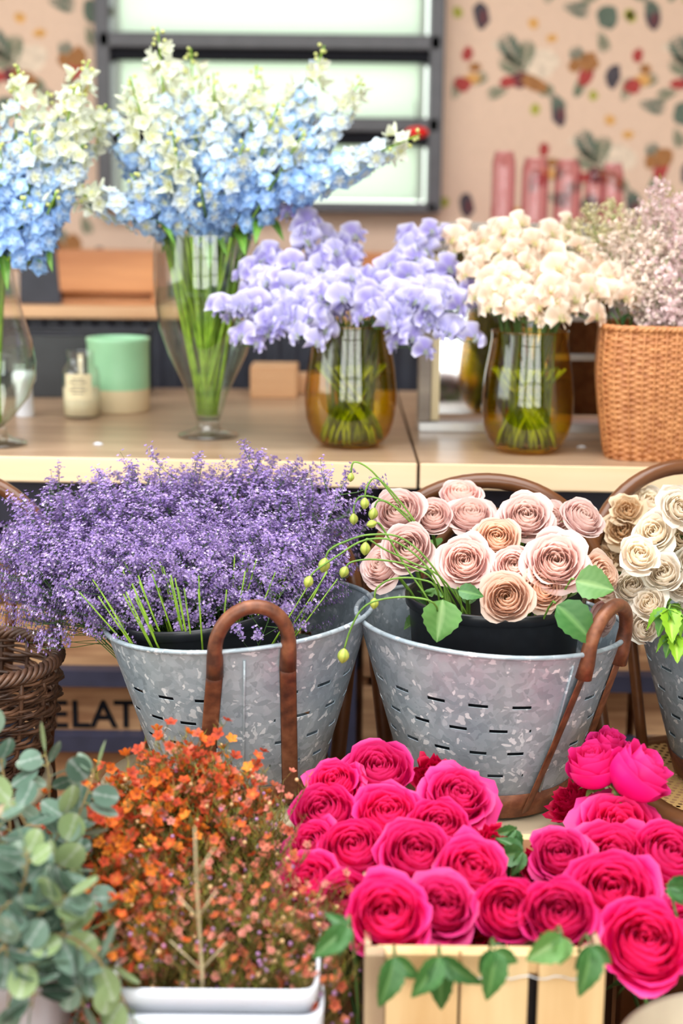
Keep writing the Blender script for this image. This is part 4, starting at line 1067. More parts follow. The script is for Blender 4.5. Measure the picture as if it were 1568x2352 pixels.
for (px, py, Y, ln, az, pt, kind, lab) in (
  (1015, 1372, 2.06, .050, -1.75, -1.0, 1, 'round green rose leaf shoot hanging over the left rim of the black pot'),
  (1050, 1352, 2.07, .030, .1, -.1, 0, 'small green rose leaf shoot between stems above the black pot'),
  (1275, 1385, 2.03, .064, -.35, -.65, 0, 'large dark green rose leaf shoot at the right of the black pot'),
  (1318, 1330, 2.06, .045, -.2, -.15, 1, 'pale green rose leaf shoot below the largest blush rose')):
    p = at(px, py, Y); base = Vector((lerp(PT2.location.x, p.x, .5), PT2.location.y-.05, PT2.location.z+.03))
    t = thing('rose_shoot', lab, 'leaf spray', base)
    pts = curve_pts(Vector((0, 0, 0)), Vector((0, 0, .16)), p-base+Vector((0, .02, .02)), p-base, 8)
    b = MB(); b.tube(pts, .0016, 6); b.obj('stem', M['stem'], t)
    dn = Vector((math.cos(az)*math.cos(pt), -.2, math.sin(pt))).normalized(); nn = Vector((.15, -1, .55)); nn = (nn-dn*nn.dot(dn)).normalized()
    mobj('leaf', ROSE_LEAF[kind], t, p-base+Vector((0, -.012, 0)), Matrix((dn, nn.cross(dn), nn)).transposed().to_quaternion(), (ln*1.3, ln*1.6, ln*1.3))
# short leafless stems fill the black pot
# --- cream spray roses: each spray a stem with several blooms
SPR = [
 ('front spray of cream roses nearest the bucket handle', 2.12, CRS, [(1468, 1272, 44), (1450, 1345, 42), (1490, 1385, 38), (1478, 1442, 36), (1398, 1345, 0)]),
 ('cream rose spray facing right in the middle of the right bucket', 2.14, CRS, [(1522, 1316, 44), (1560, 1345, 30)]),
 ('white ruffled rose spray at the right edge', 2.18, CRS, [(1566, 1232, 50), (1560, 1165, 42), (1500, 1222, 46)]),
 ('peach spray of roses blurred at the back of the right bucket', 2.40, CRP, [(1392, 1245, 36), (1425, 1215, 38), (1378, 1285, 34), (1440, 1170, 36), (1415, 1275, 34)]),
 ('pale yellow rose spray behind the cream roses', 2.42, CRS, [(1490, 1150, 38), (1525, 1180, 34), (1455, 1205, 34), (1545, 1140, 30)]),
 ('cream rose spray low in the right bucket at the edge', 2.15, CRS, [(1590, 1290, 40), (1600, 1400, 40)]),
]
sr = random.Random(12)
LIME = [leaf_mesh('leaf', 1., .7, srgb(104, 160, 30), srgb(160, 200, 70), serr=.1, seed=4), leaf_mesh('leaf', 1., .6, srgb(66, 122, 36), srgb(120, 165, 70), serr=.1, seed=5), leaf_mesh('leaf', 1., .6, srgb(140, 190, 40), srgb(180, 215, 80), serr=.1, seed=6)]
for lab, Y, ms, bl in SPR:
    cx_ = sum(at(a, b_, Y).x for a, b_, r in bl)/len(bl); base = Vector((lerp(PT3.location.x, cx_, .25), PT3.location.y, PT3.location.z+.02))
    t = thing('rose_spray', lab, 'rose spray', base, 0, None)
    fork = Vector((lerp(base.x, cx_, .5), lerp(base.y, Y, .5), lerp(base.z, at(1500, 1300, Y).z, .80)))-base
    b = MB(); b.tube(curve_pts(Vector((0, 0, 0)), Vector((0, 0, .1)), fork-Vector((0, 0, .05)), fork, 8), .0028, 7)
    for (px, py, rp) in bl:
        if not rp: continue
        p = at(px, py, Y+sr.uniform(-.02, .02)); R = rp*1.12*(p-CAM).length/F
        face = (CAM-p).normalized()*.9+Vector((sr.uniform(-.4, .5), 0, sr.uniform(.1, .6)))
        face.normalize(); hb = p-face*R*.55
        q = zq(face, sr.uniform(0, 6.28)); mobj('bloom', sr.choice(ms), t, hb-base, q, R); mobj('sepals', SEP[0], t, hb-base, q, R*.9)
        b.tube(curve_pts(fork, fork+Vector((0, 0, .03)), hb-base-face*.05, hb-base-face*R*.1, 7), .0018, 6)
    b.obj('stem', M['stem'], t)
    for k in range(7):
        p = fork+Vector((sr.uniform(-.07, .07), sr.uniform(-.06, .03), sr.uniform(-.04, .07)))
        mobj('leaf', sr.choice(LIME), t, p, Quaternion((0, 0, 1), sr.uniform(0, 6.28)) @ Quaternion((0, 1, 0), sr.uniform(-.2, .6)), sr.uniform(.03, .045))
for (px, py, Y, ln, lab) in ((1535, 1400, 2.05, .055, 'lime green leaf shoot hanging over the rim of the right bucket'), (1510, 1225, 2.2, .04, 'fresh green leaf shoot among the white roses'), (1548, 1460, 2.04, .045, 'lower lime leaf shoot on the rim of the right bucket')):
    p = at(px, py, Y); base = Vector((PT3.location.x-.05, PT3.location.y-.03, PT3.location.z+.03)); t = thing('rose_shoot', lab, 'leaf spray', base)
    b = MB(); b.tube(curve_pts(Vector((0, 0, 0)), Vector((0, 0, .2)), p-base+Vector((0, .04, .02)), p-base, 8), .0016, 6); b.obj('stem', M['stem'], t)
    for k in range(5): mobj('leaf', LIME[k % 3], t, p-base, Quaternion((0, 0, 1), -1.6+(k-2)*.75) @ Quaternion((0, 1, 0), .55+.2*(k % 2)), ln*(1 if k == 2 else .8))

# --- poppy buds
PBm = MB(); PBm.usecol = True
gA, gB = srgb(196, 204, 96), srgb(150, 172, 70)
PBm.grid(lambda u, v: (math.sin(PI*v)**.8*.62*(1+.09*abs(math.cos(2.5*u*2*PI)))*math.cos(u*2*PI), math.sin(PI*v)**.8*.62*(1+.09*abs(math.cos(2.5*u*2*PI)))*math.sin(u*2*PI), 1.8*v), 20, 10, True, colfn=lambda u, v: mixc(gA, gB, abs(math.cos(2.5*u*2*PI))**6))
PBm = PBm.mesh('bud', M['leaf'])
POP = [  # stem points in the photo, depth, bud radius px, label
 ([(1000, 1395), (945, 1372), (870, 1378), (830, 1400), (805, 1445), (791, 1488)], 2.02, 17, 'nodding poppy bud hanging lowest in front of the gap between the buckets'),
 ([(990, 1330), (930, 1240), (850, 1228), (790, 1245), (758, 1262), (748, 1280)], 2.06, 17, 'nodding poppy bud in front of the right edge of the statice'),
 ([(990, 1340), (920, 1250), (840, 1240), (770, 1280), (728, 1308), (714, 1322)], 2.05, 14, 'yellow poppy bud lowest over the rim of the left bucket'),
 ([(1000, 1340), (940, 1290), (880, 1260), (845, 1238), (840, 1244)], 2.08, 15, 'green poppy bud beside the outermost blush rose'),
 ([(1000, 1350), (940, 1300), (860, 1285), (810, 1290), (796, 1300)], 2.10, 14, 'small poppy bud just right of the statice edge'),
 ([(1010, 1320), (960, 1210), (900, 1130), (862, 1098), (842, 1120), (838, 1142)], 2.22, 14, 'brownish poppy bud curling down above the left blush roses'),
 ([(1010, 1320), (950, 1200), (880, 1150), (830, 1140), (814, 1160), (812, 1178)], 2.24, 14, 'poppy bud hanging beside the top right of the statice'),
 ([(1010, 1320), (960, 1220), (900, 1160), (870, 1150), (860, 1165)], 2.22, 15, 'plump green poppy bud left of the upper blush roses'),
 ([(1000, 1360), (960, 1330), (900, 1330), (866, 1350), (860, 1372)], 2.07, 13, 'poppy bud hanging near the left rim of the middle bucket'),
 ([(1010, 1320), (930, 1180), (870, 1100), (838, 1070), (812, 1062), (806, 1085)], 2.26, 11, 'uppermost thin poppy bud near the counter edge'),
 ([(990, 1400), (930, 1300), (880, 1215), (866, 1200)], 2.12, 12, 'small green poppy bud tucked behind the left blush rose'),
]
for pts_, Y, rb_, lab in POP:
    W_ = [at(a, c, Y) for a, c in pts_]
    base = Vector((PT2.location.x-.06+rr.uniform(-.04, .05), PT2.location.y+rr.uniform(-.06, .03), PT2.location.z+.03))
    t = thing('poppy_bud', lab, 'poppy bud', base, 0, None)
    ctrl = [Vector((0, 0, 0)), Vector((0.0, -.0, .17))]+[q-base for q in W_]
    ctrl[2] = Vector((lerp(ctrl[2].x, ctrl[1].x, .2), ctrl[2].y, ctrl[2].z))
    # Catmull-Rom through the points
    out = []
    for i in range(len(ctrl)-1):
        a, b0, c, d = ctrl[max(i-1, 0)], ctrl[i], ctrl[i+1], ctrl[min(i+2, len(ctrl)-1)]
        for k in range(5):
            s = k/5; out.append(.5*((2*b0)+(-a+c)*s+(2*a-5*b0+4*c-d)*s*s+(-a+3*b0-3*c+d)*s**3))
    out.append(ctrl[-1])
    b = MB(); b.tube(out, .0015, 7); b.obj('stem', M['stem'], t)
    d = (out[-1]-out[-2]).normalized(); d = (d+Vector((0, 0, -.8))).normalized()
    mobj('bud', PBm, t, out[-1], zq(d, 1.0), rb_*1.25*2.1/F)

# --- statice
def statice_mesh(seed, L_=.40, spread=.075):
    rnd = random.Random(seed); st = MB(); fl = MB(); fl.usecol = True
    st.tube([(0, 0, 0), (0, 0, L_*.55), (rnd.uniform(-.01, .01), rnd.uniform(-.01, .01), L_*.8)], [.0012, .001, .0007], 4, cap=False)
    cA, cB, cC = srgb(170, 142, 200), srgb(200, 174, 222), srgb(132, 106, 176)
    def floret(p, d, s):
        q = zq(d, rnd.uniform(0, 6)); c = mixc(mixc(cA, cB, rnd.random()), cC, rnd.random()**2)
        if rnd.random() < .09: c = srgb(222, 206, 236)
        o = fl.vert(p, c); n = 5; ids = []
        for k in range(n*2):
            a = 2*PI*k/(n*2); r = s if k % 2 == 0 else s*.45
            ids.append(fl.vert(p+q @ Vector((math.cos(a)*r, math.sin(a)*r, s*.55 if k % 2 == 0 else s*.35)), c))
        for k in range(n*2): fl.face((o, ids[k], ids[(k+1) % (n*2)]))
    nb = 15
    for k in range(nb):
        h = lerp(.42, .95, (k+rnd.random())/nb); az = k*2.4+rnd.uniform(-.3, .3)
        p0 = Vector((0, 0, L_*h*.86)); ln = spread*(1.15-.75*h)*rnd.uniform(.75, 1.25)+.012
        up = rnd.uniform(.55, 1.2); p1 = p0+Vector((math.cos(az)*ln, math.sin(az)*ln, ln*up))
        st.tube([p0, p0.lerp(p1, .5)+Vector((0, 0, -.003)), p1], [.0007, .0006, .0004], 3, cap=False)
        for m in range(4):
            f = .45+.55*(m+1)/4; pb = p0.lerp(p1, f); a2 = az+rnd.uniform(-1.5, 1.5); l2 = rnd.uniform(.012, .024)
            p2 = pb+Vector((math.cos(a2)*l2*.7, math.sin(a2)*l2*.7, l2))
            st.tube([pb, p2], [.0005, .0003], 3, cap=False)
            for e in range(13):
                f2 = rnd.uniform(.1, 1.1); q = pb.lerp(p2, f2)+Vector((rnd.gauss(0, .0042), rnd.gauss(0, .0042), rnd.gauss(0, .0038)))
                floret(q, (q-p0)+Vector((rnd.gauss(0, .02), rnd.gauss(0, .02), .012)), rnd.uniform(.0026, .0040))
    return st.mesh('stem', M['stem_dark']), fl.mesh('blossoms', M['tiny'])
STM = [statice_mesh(200+k, L_=[.36, .38, .40, .36, .42, .38][k]) for k in range(6)]
STL = [.36, .38, .40, .36, .42, .38]
def inside(poly, x, y):
    c = False; n = len(poly)
    for i in range(n):
        x1, y1 = poly[i]; x2, y2 = poly[(i+1) % n]
        if (y1 > y) != (y2 > y) and x < (x2-x1)*(y-y1)/(y2-y1)+x1: c = not c
    return c
STP = [(-60, 1130), (60, 1110), (110, 1130), (170, 1085), (280, 1040), (330, 1020), (400, 1015), (440, 1040), (520, 1040), (590, 1010), (650, 985), (680, 1040), (740, 1090), (800, 1080), (790, 1180), (760, 1260), (700, 1300), (640, 1310), (560, 1325), (480, 1340), (380, 1345), (260, 1345), (200, 1350), (90, 1385), (-60, 1370)]
gr = random.Random(3)
SB = Vector((PT1.location.x-.01, PT1.location.y, PT1.location.z+.02))
targets = [(150, 1080, 2.42), (320, 1030, 2.44), (405, 1000, 2.42), (560, 1020, 2.40), (640, 965, 2.38), (655, 1030, 2.40), (735, 1075, 2.36), (822, 1035, 2.30), (800, 1150, 2.28), (60, 1100, 2.42), (445, 1010, 2.44), (650, 1352, 2.06)]
while len(targets) < 200:
    x, y = gr.uniform(-60, 810), gr.uniform(1010, 1390)
    if not inside(STP, x, y): continue
    if x < 220 and y > 1310-(220-x)*.22: continue
    f = clamp((y-1010)/390)              # low in the picture: front of the bunch
    targets.append((x, y, lerp(2.44, 2.07, f**.9)+gr.uniform(-.03, .04)))
for i, (x, y, Y) in enumerate(targets):
    tip = at(x, y, Y); d = tip-SB
    base = SB+Vector((clamp(d.x*.3, -.07, .07), clamp(d.y*.3, -.06, .06), 0)); d = tip-base; L_ = d.length
    k = i % 6; lab = 'upright sprig of purple statice from the bunch in the left bucket' if abs(d.x) < .16 else ('purple statice sprig leaning far out to the left of the bucket' if d.x < 0 else 'purple statice sprig leaning right towards the poppy buds')
    t = thing('statice_sprig', lab, 'statice', base, 0, lab)
    q = zq(d, gr.uniform(0, 6.28)); s = L_/(STL[k]*1.0)
    # stem stretches, the head keeps its size
    ss = clamp(s, .8, 1.12)
    off = d.normalized()*max(0, L_-STL[k]*ss)
    mobj('stem', STM[k][0], t, off, q, ss); mobj('blossoms', STM[k][1], t, off, q, ss)
    if off.length > .01:
        b = MB(); b.tube([Vector((0, 0, 0)), off+d.normalized()*.01], .0014, 4, cap=False); b.obj('lower_stem', M['stem_dark'], t)
# bare green stalks at the pot rim
lm = []
for k in range(3):
    b = MB(); b.tube([(0, 0, 0), (.004*k, .004, .12), (.01, .008*k, .24)], [.0016, .0014, .001], 5); lm.append(b.mesh('stem', M['stem_wet']))
for k in range(44):
    a = gr.uniform(PI*1.05, PI*1.95); r = gr.uniform(.03, .085)
    p = SB+Vector((r*math.cos(a), r*math.sin(a), .02)); d = Vector((r*math.cos(a)*2.2-.03, r*math.sin(a)*1.6, .24))
    o = mobj('statice_sprig', lm[k % 3], None, p, zq(d, 0)); tag(o, 'bare green statice stalk rising from the tilted black pot', 'statice', 'bare statice stalks')

# --- wax flowers
def wax_mesh(seed, kind, L_=.30):
    rnd = random.Random(seed); st = MB(); fl = MB(); bu = MB(); fl.usecol = bu.usecol = True; nd = MB(); nd.usecol = True
    st.tube([(0, 0, 0), (0, 0, L_*.5), (.006, .004, L_*.95)], [.0015, .0012, .0006], 5, cap=False)
    OR = [srgb(240, 122, 40), srgb(226, 92, 44), srgb(214, 84, 50), srgb(246, 146, 50)]
    PK = [srgb(236, 138, 112), srgb(232, 150, 134), srgb(222, 112, 80)]
    gn = [srgb(150, 146, 52), srgb(104, 112, 40), srgb(140, 104, 56), srgb(84, 98, 44)]
    def flower(p, d, s):
        c0 = rnd.choice(OR if (kind == 0 or (kind == 1 and rnd.random() < .3)) else PK); cc = srgb(120, 36, 34) if rnd.random() < .7 else srgb(222, 140, 60)
        q = zq(d, rnd.uniform(0, 6)); cup = rnd.uniform(.15, .6)
        o = fl.vert(p+q @ Vector((0, 0, .0)), cc)
        ring = [fl.vert(p+q @ Vector((math.cos(a)*s*.34, math.sin(a)*s*.34, s*.08)), mixc(cc, c0, .65)) for a in [2*PI*k/10 for k in range(10)]]
        for k in range(10): fl.face((o, ring[k], ring[(k+1) % 10]))
        for k in range(5):
            a = 2*PI*(2*k+1)/10
            ids = [ring[2*k], None, None, None, ring[(2*k+2) % 10]]
            for m, (da, r) in enumerate(((-.52, .74), (0, 1.0), (.52, .74))):
                ids[m+1] = fl.vert(p+q @ Vector((math.cos(a+da)*s*r, math.sin(a+da)*s*r, s*(.1+cup*r))), c0)
            fl.face((ring[2*k+1], ids[0], ids[1], ids[2])); fl.face((ring[2*k+1], ids[2], ids[3], ids[4]))
    nb = 12
    for k in range(nb):
        h = lerp(.30, .97, (k+rnd.random()*.6)/nb); az = k*2.4+rnd.uniform(-.4, .4)
        p0 = Vector((0, 0, L_*h*.93)); ln = (.085*(1.1-.7*h)+.012)*rnd.uniform(.8, 1.25)
        p1 = p0+Vector((math.cos(az)*ln*.8, math.sin(az)*ln*.8, ln*1.25))
        st.tube([p0, p0.lerp(p1, .5)+Vector((0, 0, -.002)), p1], [.0008, .0007, .0005], 4, cap=False)
        for m in range(5):
            pb = p0.lerp(p1, .25+.75*m/4); a2 = rnd.uniform(0, 6.28); l2 = rnd.uniform(.012, .022)
            p2 = pb+Vector((math.cos(a2)*l2*.7, math.sin(a2)*l2*.7, l2*.9)); st.tube([pb, p2], [.0005, .0004], 3, cap=False)
            z = rnd.random(); dens = (.8, .5, .26)[kind]
            if z < dens: flower(p2, (p2-pb)+Vector((rnd.gauss(0, .008), rnd.gauss(0, .008), 0)), rnd.uniform(.0075, .0105)*(1, .9, .75)[kind])
            elif z < dens+(.12, .16, .18)[kind]:
                cb = (srgb(240, 200, 150), srgb(224, 150, 190), srgb(214, 160, 210))[kind if rnd.random() < .8 else 0]
                bu.ball(p2, rnd.uniform(.0022, .0034), 6, 0, cb)
            for e in range(8):   # needles
                pn = pb.lerp(p2, rnd.random()) if rnd.random() < .5 else p0.lerp(p1, rnd.random())
                a3 = rnd.uniform(0, 6.28); l3 = rnd.uniform(.010, .020); dn = Vector((math.cos(a3)*.65, math.sin(a3)*.65, rnd.uniform(.4, 1.))).normalized()
                sd = dn.cross(Vector((0, .3, 1))).normalized()*.0008; c = rnd.choice(gn)
                ids = [nd.vert(pn-sd, c), nd.vert(pn+sd, c), nd.vert(pn+dn*l3, c)]; nd.face(ids)
    for e in range(46):
        pn = Vector((0, 0, L_*rnd.uniform(.15, .95))); a3 = rnd.uniform(0, 6.28); l3 = rnd.uniform(.012, .026); dn = Vector((math.cos(a3)*.6, math.sin(a3)*.6, 1)).normalized()
        sd = dn.cross(Vector((0, .3, 1))).normalized()*.0009; c = rnd.choice(gn); nd.face([nd.vert(pn-sd, c), nd.vert(pn+sd, c), nd.vert(pn+dn*l3, c)])
    res = [('stem', st.mesh('stem', M['stem_olive'])), ('needles', nd.mesh('needles', M['leaf_matt'])), ('blossoms', fl.mesh('blossoms', M['tiny']))]
    if bu.v: res.append(('buds', bu.mesh('buds', M['tiny'])))
    return res
WX = [[wax_mesh(300+10*k+j, k, .30) for j in range(3)] for k in range(3)]
WL = ['orange wax flower sprig on the left and top of the white bucket', 'peach wax flower sprig in the middle of the white bucket', 'green wax flower sprig with lilac buds low at the right of the white bucket']
WXP = [(175, 1900), (230, 1850), (320, 1760), (370, 1740), (430, 1700), (500, 1745), (560, 1800), (600, 1870), (660, 1840), (690, 1930), (665, 2040), (735, 2100), (725, 2235), (262, 2235), (235, 2150), (170, 2080), (160, 1980)]
wr_ = random.Random(21)
wt = [(450, 1740, 1.84), (410, 1775, 1.82), (500, 1790, 1.82), (365, 1790, 1.82), (300, 1840, 1.8), (270, 1870, 1.78), (430, 1715, 1.84), (395, 1750, 1.84), (480, 1755, 1.84), (335, 1800, 1.83), (545, 1810, 1.84), (640, 1855, 1.84), (215, 1895, 1.75), (180, 1960, 1.70)]
for k in range(22):
    y = wr_.uniform(2080, 2240); wt.append(((232, 715)[k % 2]+wr_.uniform(-18, 14), y, lerp(1.66, 1.56, (y-2080)/160)))
for k in range(26):
    x = wr_.uniform(165, 330); y = wr_.uniform(1850, 2160); wt.append((x, y, lerp(1.78, 1.58, (y-1850)/310)))
while len(wt) < 150:
    x, y = wr_.uniform(160, 740), wr_.uniform(1780, 2235)
    if not inside(WXP, x, y): continue
    f = clamp((y-1760)/500); wt.append((x, y, lerp(1.86, 1.56, f)+wr_.uniform(-.02, .02)))
for i, (x, y, Y) in enumerate(wt):
    tip = at(x, y, Y)
    lim = ww/2-.02
    base = Vector((WBX[0]+clamp((tip.x-WBX[0])*.7, -lim, lim), clamp(Y+.03, fy+.04, fy+.36), .14)); d = tip-base; L_ = d.length
    sc_ = (x-170)/560*.9+(y-1700)/560*.9+wr_.uniform(-.25, .25); k = 0 if sc_ < .68 else (1 if sc_ < .90 else 2)
    t = thing('wax_flower_sprig', WL[k], 'wax flower', base, 0, WL[k]); q = zq(d, wr_.uniform(0, 6.28)); off = d.normalized()*(L_-.30)
    for nm, me in WX[k][i % 3]:
        o = mobj(nm, me, t, off, q)
        if nm in ('needles', 'buds'): o['kind'] = 'stuff'
    b = MB(); b.tube([Vector((0, 0, 0)), off+d.normalized()*.01], .0017, 4, cap=False); b.obj('lower_stem', M['stem_olive'], t)
# the pale bare forked stem in front
p0 = at(462, 2262, 1.53); t = thing('wax_flower_branch', 'pale bare forked wax flower branch standing in front', 'branch', Vector((p0.x, 1.545, .2)))
base = Vector((p0.x, 1.545, .2)); b = MB(); P = lambda x, y: at(x, y, 1.53)-base
b.tube([Vector((0, 0, 0)), P(464, 2230), P(456, 2100), P(450, 2000), P(447, 1900)], [.0022, .0022, .0019, .0015, .001], 6)
for a_, c_ in (((464, 2230), (390, 2160)), ((464, 2225), (520, 2165)), ((456, 2105), (497, 2045)), ((456, 2110), (410, 2060)), ((450, 2010), (490, 1950))): b.tube([P(*a_), P(*c_)], [.0015, .0008], 5)
b.obj('stem', M['stem_pale'], t)

# --- eucalyptus
def euc_leaves(b, p, d, s, rnd, kind):
    """one round leaf on a short stalk added to the branch's leaf mesh"""
    cs = [srgb(104, 132, 114), srgb(84, 114, 96), srgb(126, 150, 128), srgb(138, 160, 108), srgb(66, 94, 76)]
    c = cs[kind]; c2 = mixc(c, (1, 1, 1), .22)
    d = d.normalized(); n = (CAM-p).normalized()*.55+Vector((rnd.gauss(0, .55), rnd.gauss(0, .35), rnd.gauss(.35, .45))); n = (n-d*n.dot(d)).normalized(); x = d.cross(n)
    e = rnd.uniform(.84, 1.02); cup = rnd.uniform(-.14, .2)
    p2 = p+d*s*.35
    def fn(u, v):
        a = u*2*PI; r = v; px_ = -math.cos(a)*r; py_ = math.sin(a)*r*e
        if px_ > .5: py_ *= 1-.25*(px_-.5)
        return p2+d*(s*(1+px_))+x*(s*py_)+n*(s*cup*(px_*px_+py_*py_))
    b.grid(fn, 16, 4, True, colfn=lambda u, v: mixc(c, c2, 1. if (abs(math.sin(u*2*PI))*v < .045) else .12*v))
    b.tube([p, p2+d*s*.08], .0009, 4, cap=False, col=srgb(170, 160, 100))
EUC = [ # branch control points (px, py) and depth, label
 ([(60, 2120), (150, 1960), (190, 1860), (215, 1775)], 1.66, 'eucalyptus branch reaching up and right to the pale round leaf beside the cream chair seat'),
 ([(50, 2110), (110, 1940), (125, 1830), (105, 1735)], 1.70, 'eucalyptus branch rising in front of the dark twig basket'),
 ([(30, 2100), (30, 1930), (20, 1800), (-10, 1700)], 1.68, 'eucalyptus branch at the left edge, highest one'),
 ([(50, 2150), (90, 2000), (80, 1900), (30, 1850)], 1.60, 'eucalyptus branch with yellowish leaves low before the twig basket'),
 ([(40, 2180), (120, 2060), (130, 1990), (150, 1940)], 1.62, 'eucalyptus branch pointing right below the pale round leaf'),
 ([(30, 2200), (130, 2100), (200, 2080), (185, 2055)], 1.60, 'eucalyptus branch reaching under the orange wax flowers'),
 ([(20, 2210), (110, 2170), (190, 2180), (245, 2215)], 1.50, 'eucalyptus branch stretched right towards the rim of the white bucket'),
 ([(20, 2210), (90, 2150), (150, 2190), (190, 2300)], 1.48, 'eucalyptus branch bending down over the brown floor'),
 ([(10, 2200), (60, 2150), (90, 2220), (75, 2300)], 1.46, 'eucalyptus branch drooping at the lower left with a bright green tip leaf'),
 ([(-10, 2200), (20, 2140), (30, 2200), (20, 2300)], 1.46, 'eucalyptus branch drooping down along the left edge'),
 ([(0, 2150), (60, 2040), (70, 1980), (60, 1960)], 1.52, 'eucalyptus branch of overlapping leaves at mid height on the left edge'),
 ([(10, 2200), (70, 2110), (110, 2080), (150, 2060)], 1.49, 'eucalyptus branch in front at mid height with the largest heart-shaped leaf'),
 ([(-20, 2150), (0, 2050), (10, 1950), (-10, 1880)], 1.56, 'eucalyptus branch cut by the left edge at mid height'),
 ([(40, 2150), (140, 2120), (150, 2110), (180, 2150)], 1.56, 'eucalyptus branch crossing below the wax flowers to the right'),
 ([(-10, 2230), (40, 2200), (100, 2200), (140, 2240)], 1.50, 'short eucalyptus branch over the rim of the left white bucket'),
 ([(60, 2100), (120, 2040), (160, 1990), (170, 1910)], 1.70, 'eucalyptus branch tucked behind the orange wax flowers'),
 ([(20, 2100), (80, 1990), (140, 1930), (150, 1880)], 1.64, 'eucalyptus branch of darker leaves behind the middle of the bunch'),
 ([(100, 2150), (180, 2120), (255, 2230), (290, 2310)], 1.485, 'eucalyptus tendril hanging in front of the white bucket'),
 ([(-30, 2180), (-10, 2080), (30, 2040), (50, 2100)], 1.48, 'eucalyptus branch curling forward at the left edge'),
 ([(20, 2150), (60, 2080), (110, 2020), (130, 2000)], 1.57, 'eucalyptus branch in the heart of the bunch'),
]
er = random.Random(9)
for pts_, Y, lab in EUC:
    base = Vector((EB.x+er.uniform(-.05, .05), EB.y+er.uniform(-.05, .05), EB.z-.25)); t = thing('eucalyptus_branch', lab, 'eucalyptus', base)
    W_ = [at(a, c, Y)-base for a, c in pts_]
    rim = Vector((W_[0].x*.35, (W_[0].y)*.3, .27))
    main = curve_pts(Vector((0, 0, 0)), rim*.6, rim, W_[0], 6)+curve_pts(W_[0], W_[1], W_[2], W_[3], 12)[1:]
    b = MB(); N = len(main); b.tube(main, [lerp(.0022, .0010, k/(N-1)) for k in range(N)], 6); b.obj('stem', M['stem_euc'], t)
    lf = MB()
    tipk = 0
    for k in range(6, N, 1):
        dd = (main[k]-main[k-1]).normalized(); f = (k-6)/(N-7)
        for s in (-1, 1):
            if er.random() < (.48 if pts_[3][1] < 2100 else .62): continue
            sd = dd.cross((CAM-base-main[k]).normalized()).normalized()*s
            dirn = sd*er.uniform(.6, 1.)+dd*er.uniform(.1, .8)+Vector((er.gauss(0, .3), er.gauss(0, .3), er.gauss(0, .3)))
            kind = er.choice((0, 0, 1, 1, 2, 4)) if er.random() < .86 else 3
            euc_leaves(lf, main[k], dirn, er.uniform(.0165, .0235)*(1.05-.25*f), er, kind)
    euc_leaves(lf, main[-1], main[-1]-main[-2], .019, er, 3 if er.random() < .5 else 2)
    lf.obj('leaves', M['leaf_matt'], t)

# --- delphiniums
def delph_floret(seed, cout, cin, cc, s=1.0, cup=.12):
    rnd = random.Random(seed); b = MB(); b.usecol = True
    for ring, (n, R, z0, col) in enumerate(((5, 1.0, 0, cout), (5, .55, .12, cin))):
        for k in range(n):
            a0 = 2*PI*k/n+ring*.6+rnd.uniform(-.15, .15); wd = R*(.50 if ring == 0 else .34); cu = cup*rnd.uniform(-.8, 2.4); ph = rnd.uniform(0, 6)
            def fn(u, v, a0=a0, wd=wd, cu=cu, R=R, z0=z0, ph=ph):
                x = (2*u-1)*wd*math.sin(PI*min(.93, v*.82+.12)); r = .06+R*v*(1-.12*(2*u-1)**2); z = z0+cu*R*v*v+.12*math.sin(ph+u*7)*v
                return (r*math.cos(a0)-x*math.sin(a0), r*math.sin(a0)+x*math.cos(a0), z)
            sh = rnd.uniform(-.05, .05)
            b.grid(fn, 4, 4, colfn=lambda u, v, col=col, sh=sh: mixc(mixc(cc, col, v*2.2), (1, 1, 1), max(0, sh)+.12*v*v))
    return b.mesh('floret', M['petal'])
dA, dB, dC, dD, dG = srgb(134, 178, 232), srgb(168, 204, 240), srgb(212, 226, 240), srgb(234, 238, 222), srgb(222, 226, 150)
yc = srgb(236, 236, 180)
FLO = [[delph_floret(1, dA, dB, srgb(215, 225, 235)), delph_floret(2, srgb(142, 182, 236), dB, dC)],
       [delph_floret(3, dB, dC, yc), delph_floret(4, srgb(156, 196, 240), dC, dD)],
       [delph_floret(5, dC, dD, yc), delph_floret(6, srgb(200, 218, 240), dD, yc)],
       [delph_floret(7, dD, dD, srgb(230, 232, 150), cup=.45), delph_floret(8, srgb(236, 240, 216), dD, srgb(226, 226, 140), cup=.6)]]
bb = MB(); bb.usecol = True; bb.ball((0, 0, .5), .55, 8, 0, dG, (1, 1, 1.15)); BUD = bb.mesh('bud', M['petal'])
DLEAF = leaf_mesh('leaf', 1., .3, srgb(96, 150, 50), srgb(140, 180, 80), droop=.5, seed=9)
dr = random.Random(31)
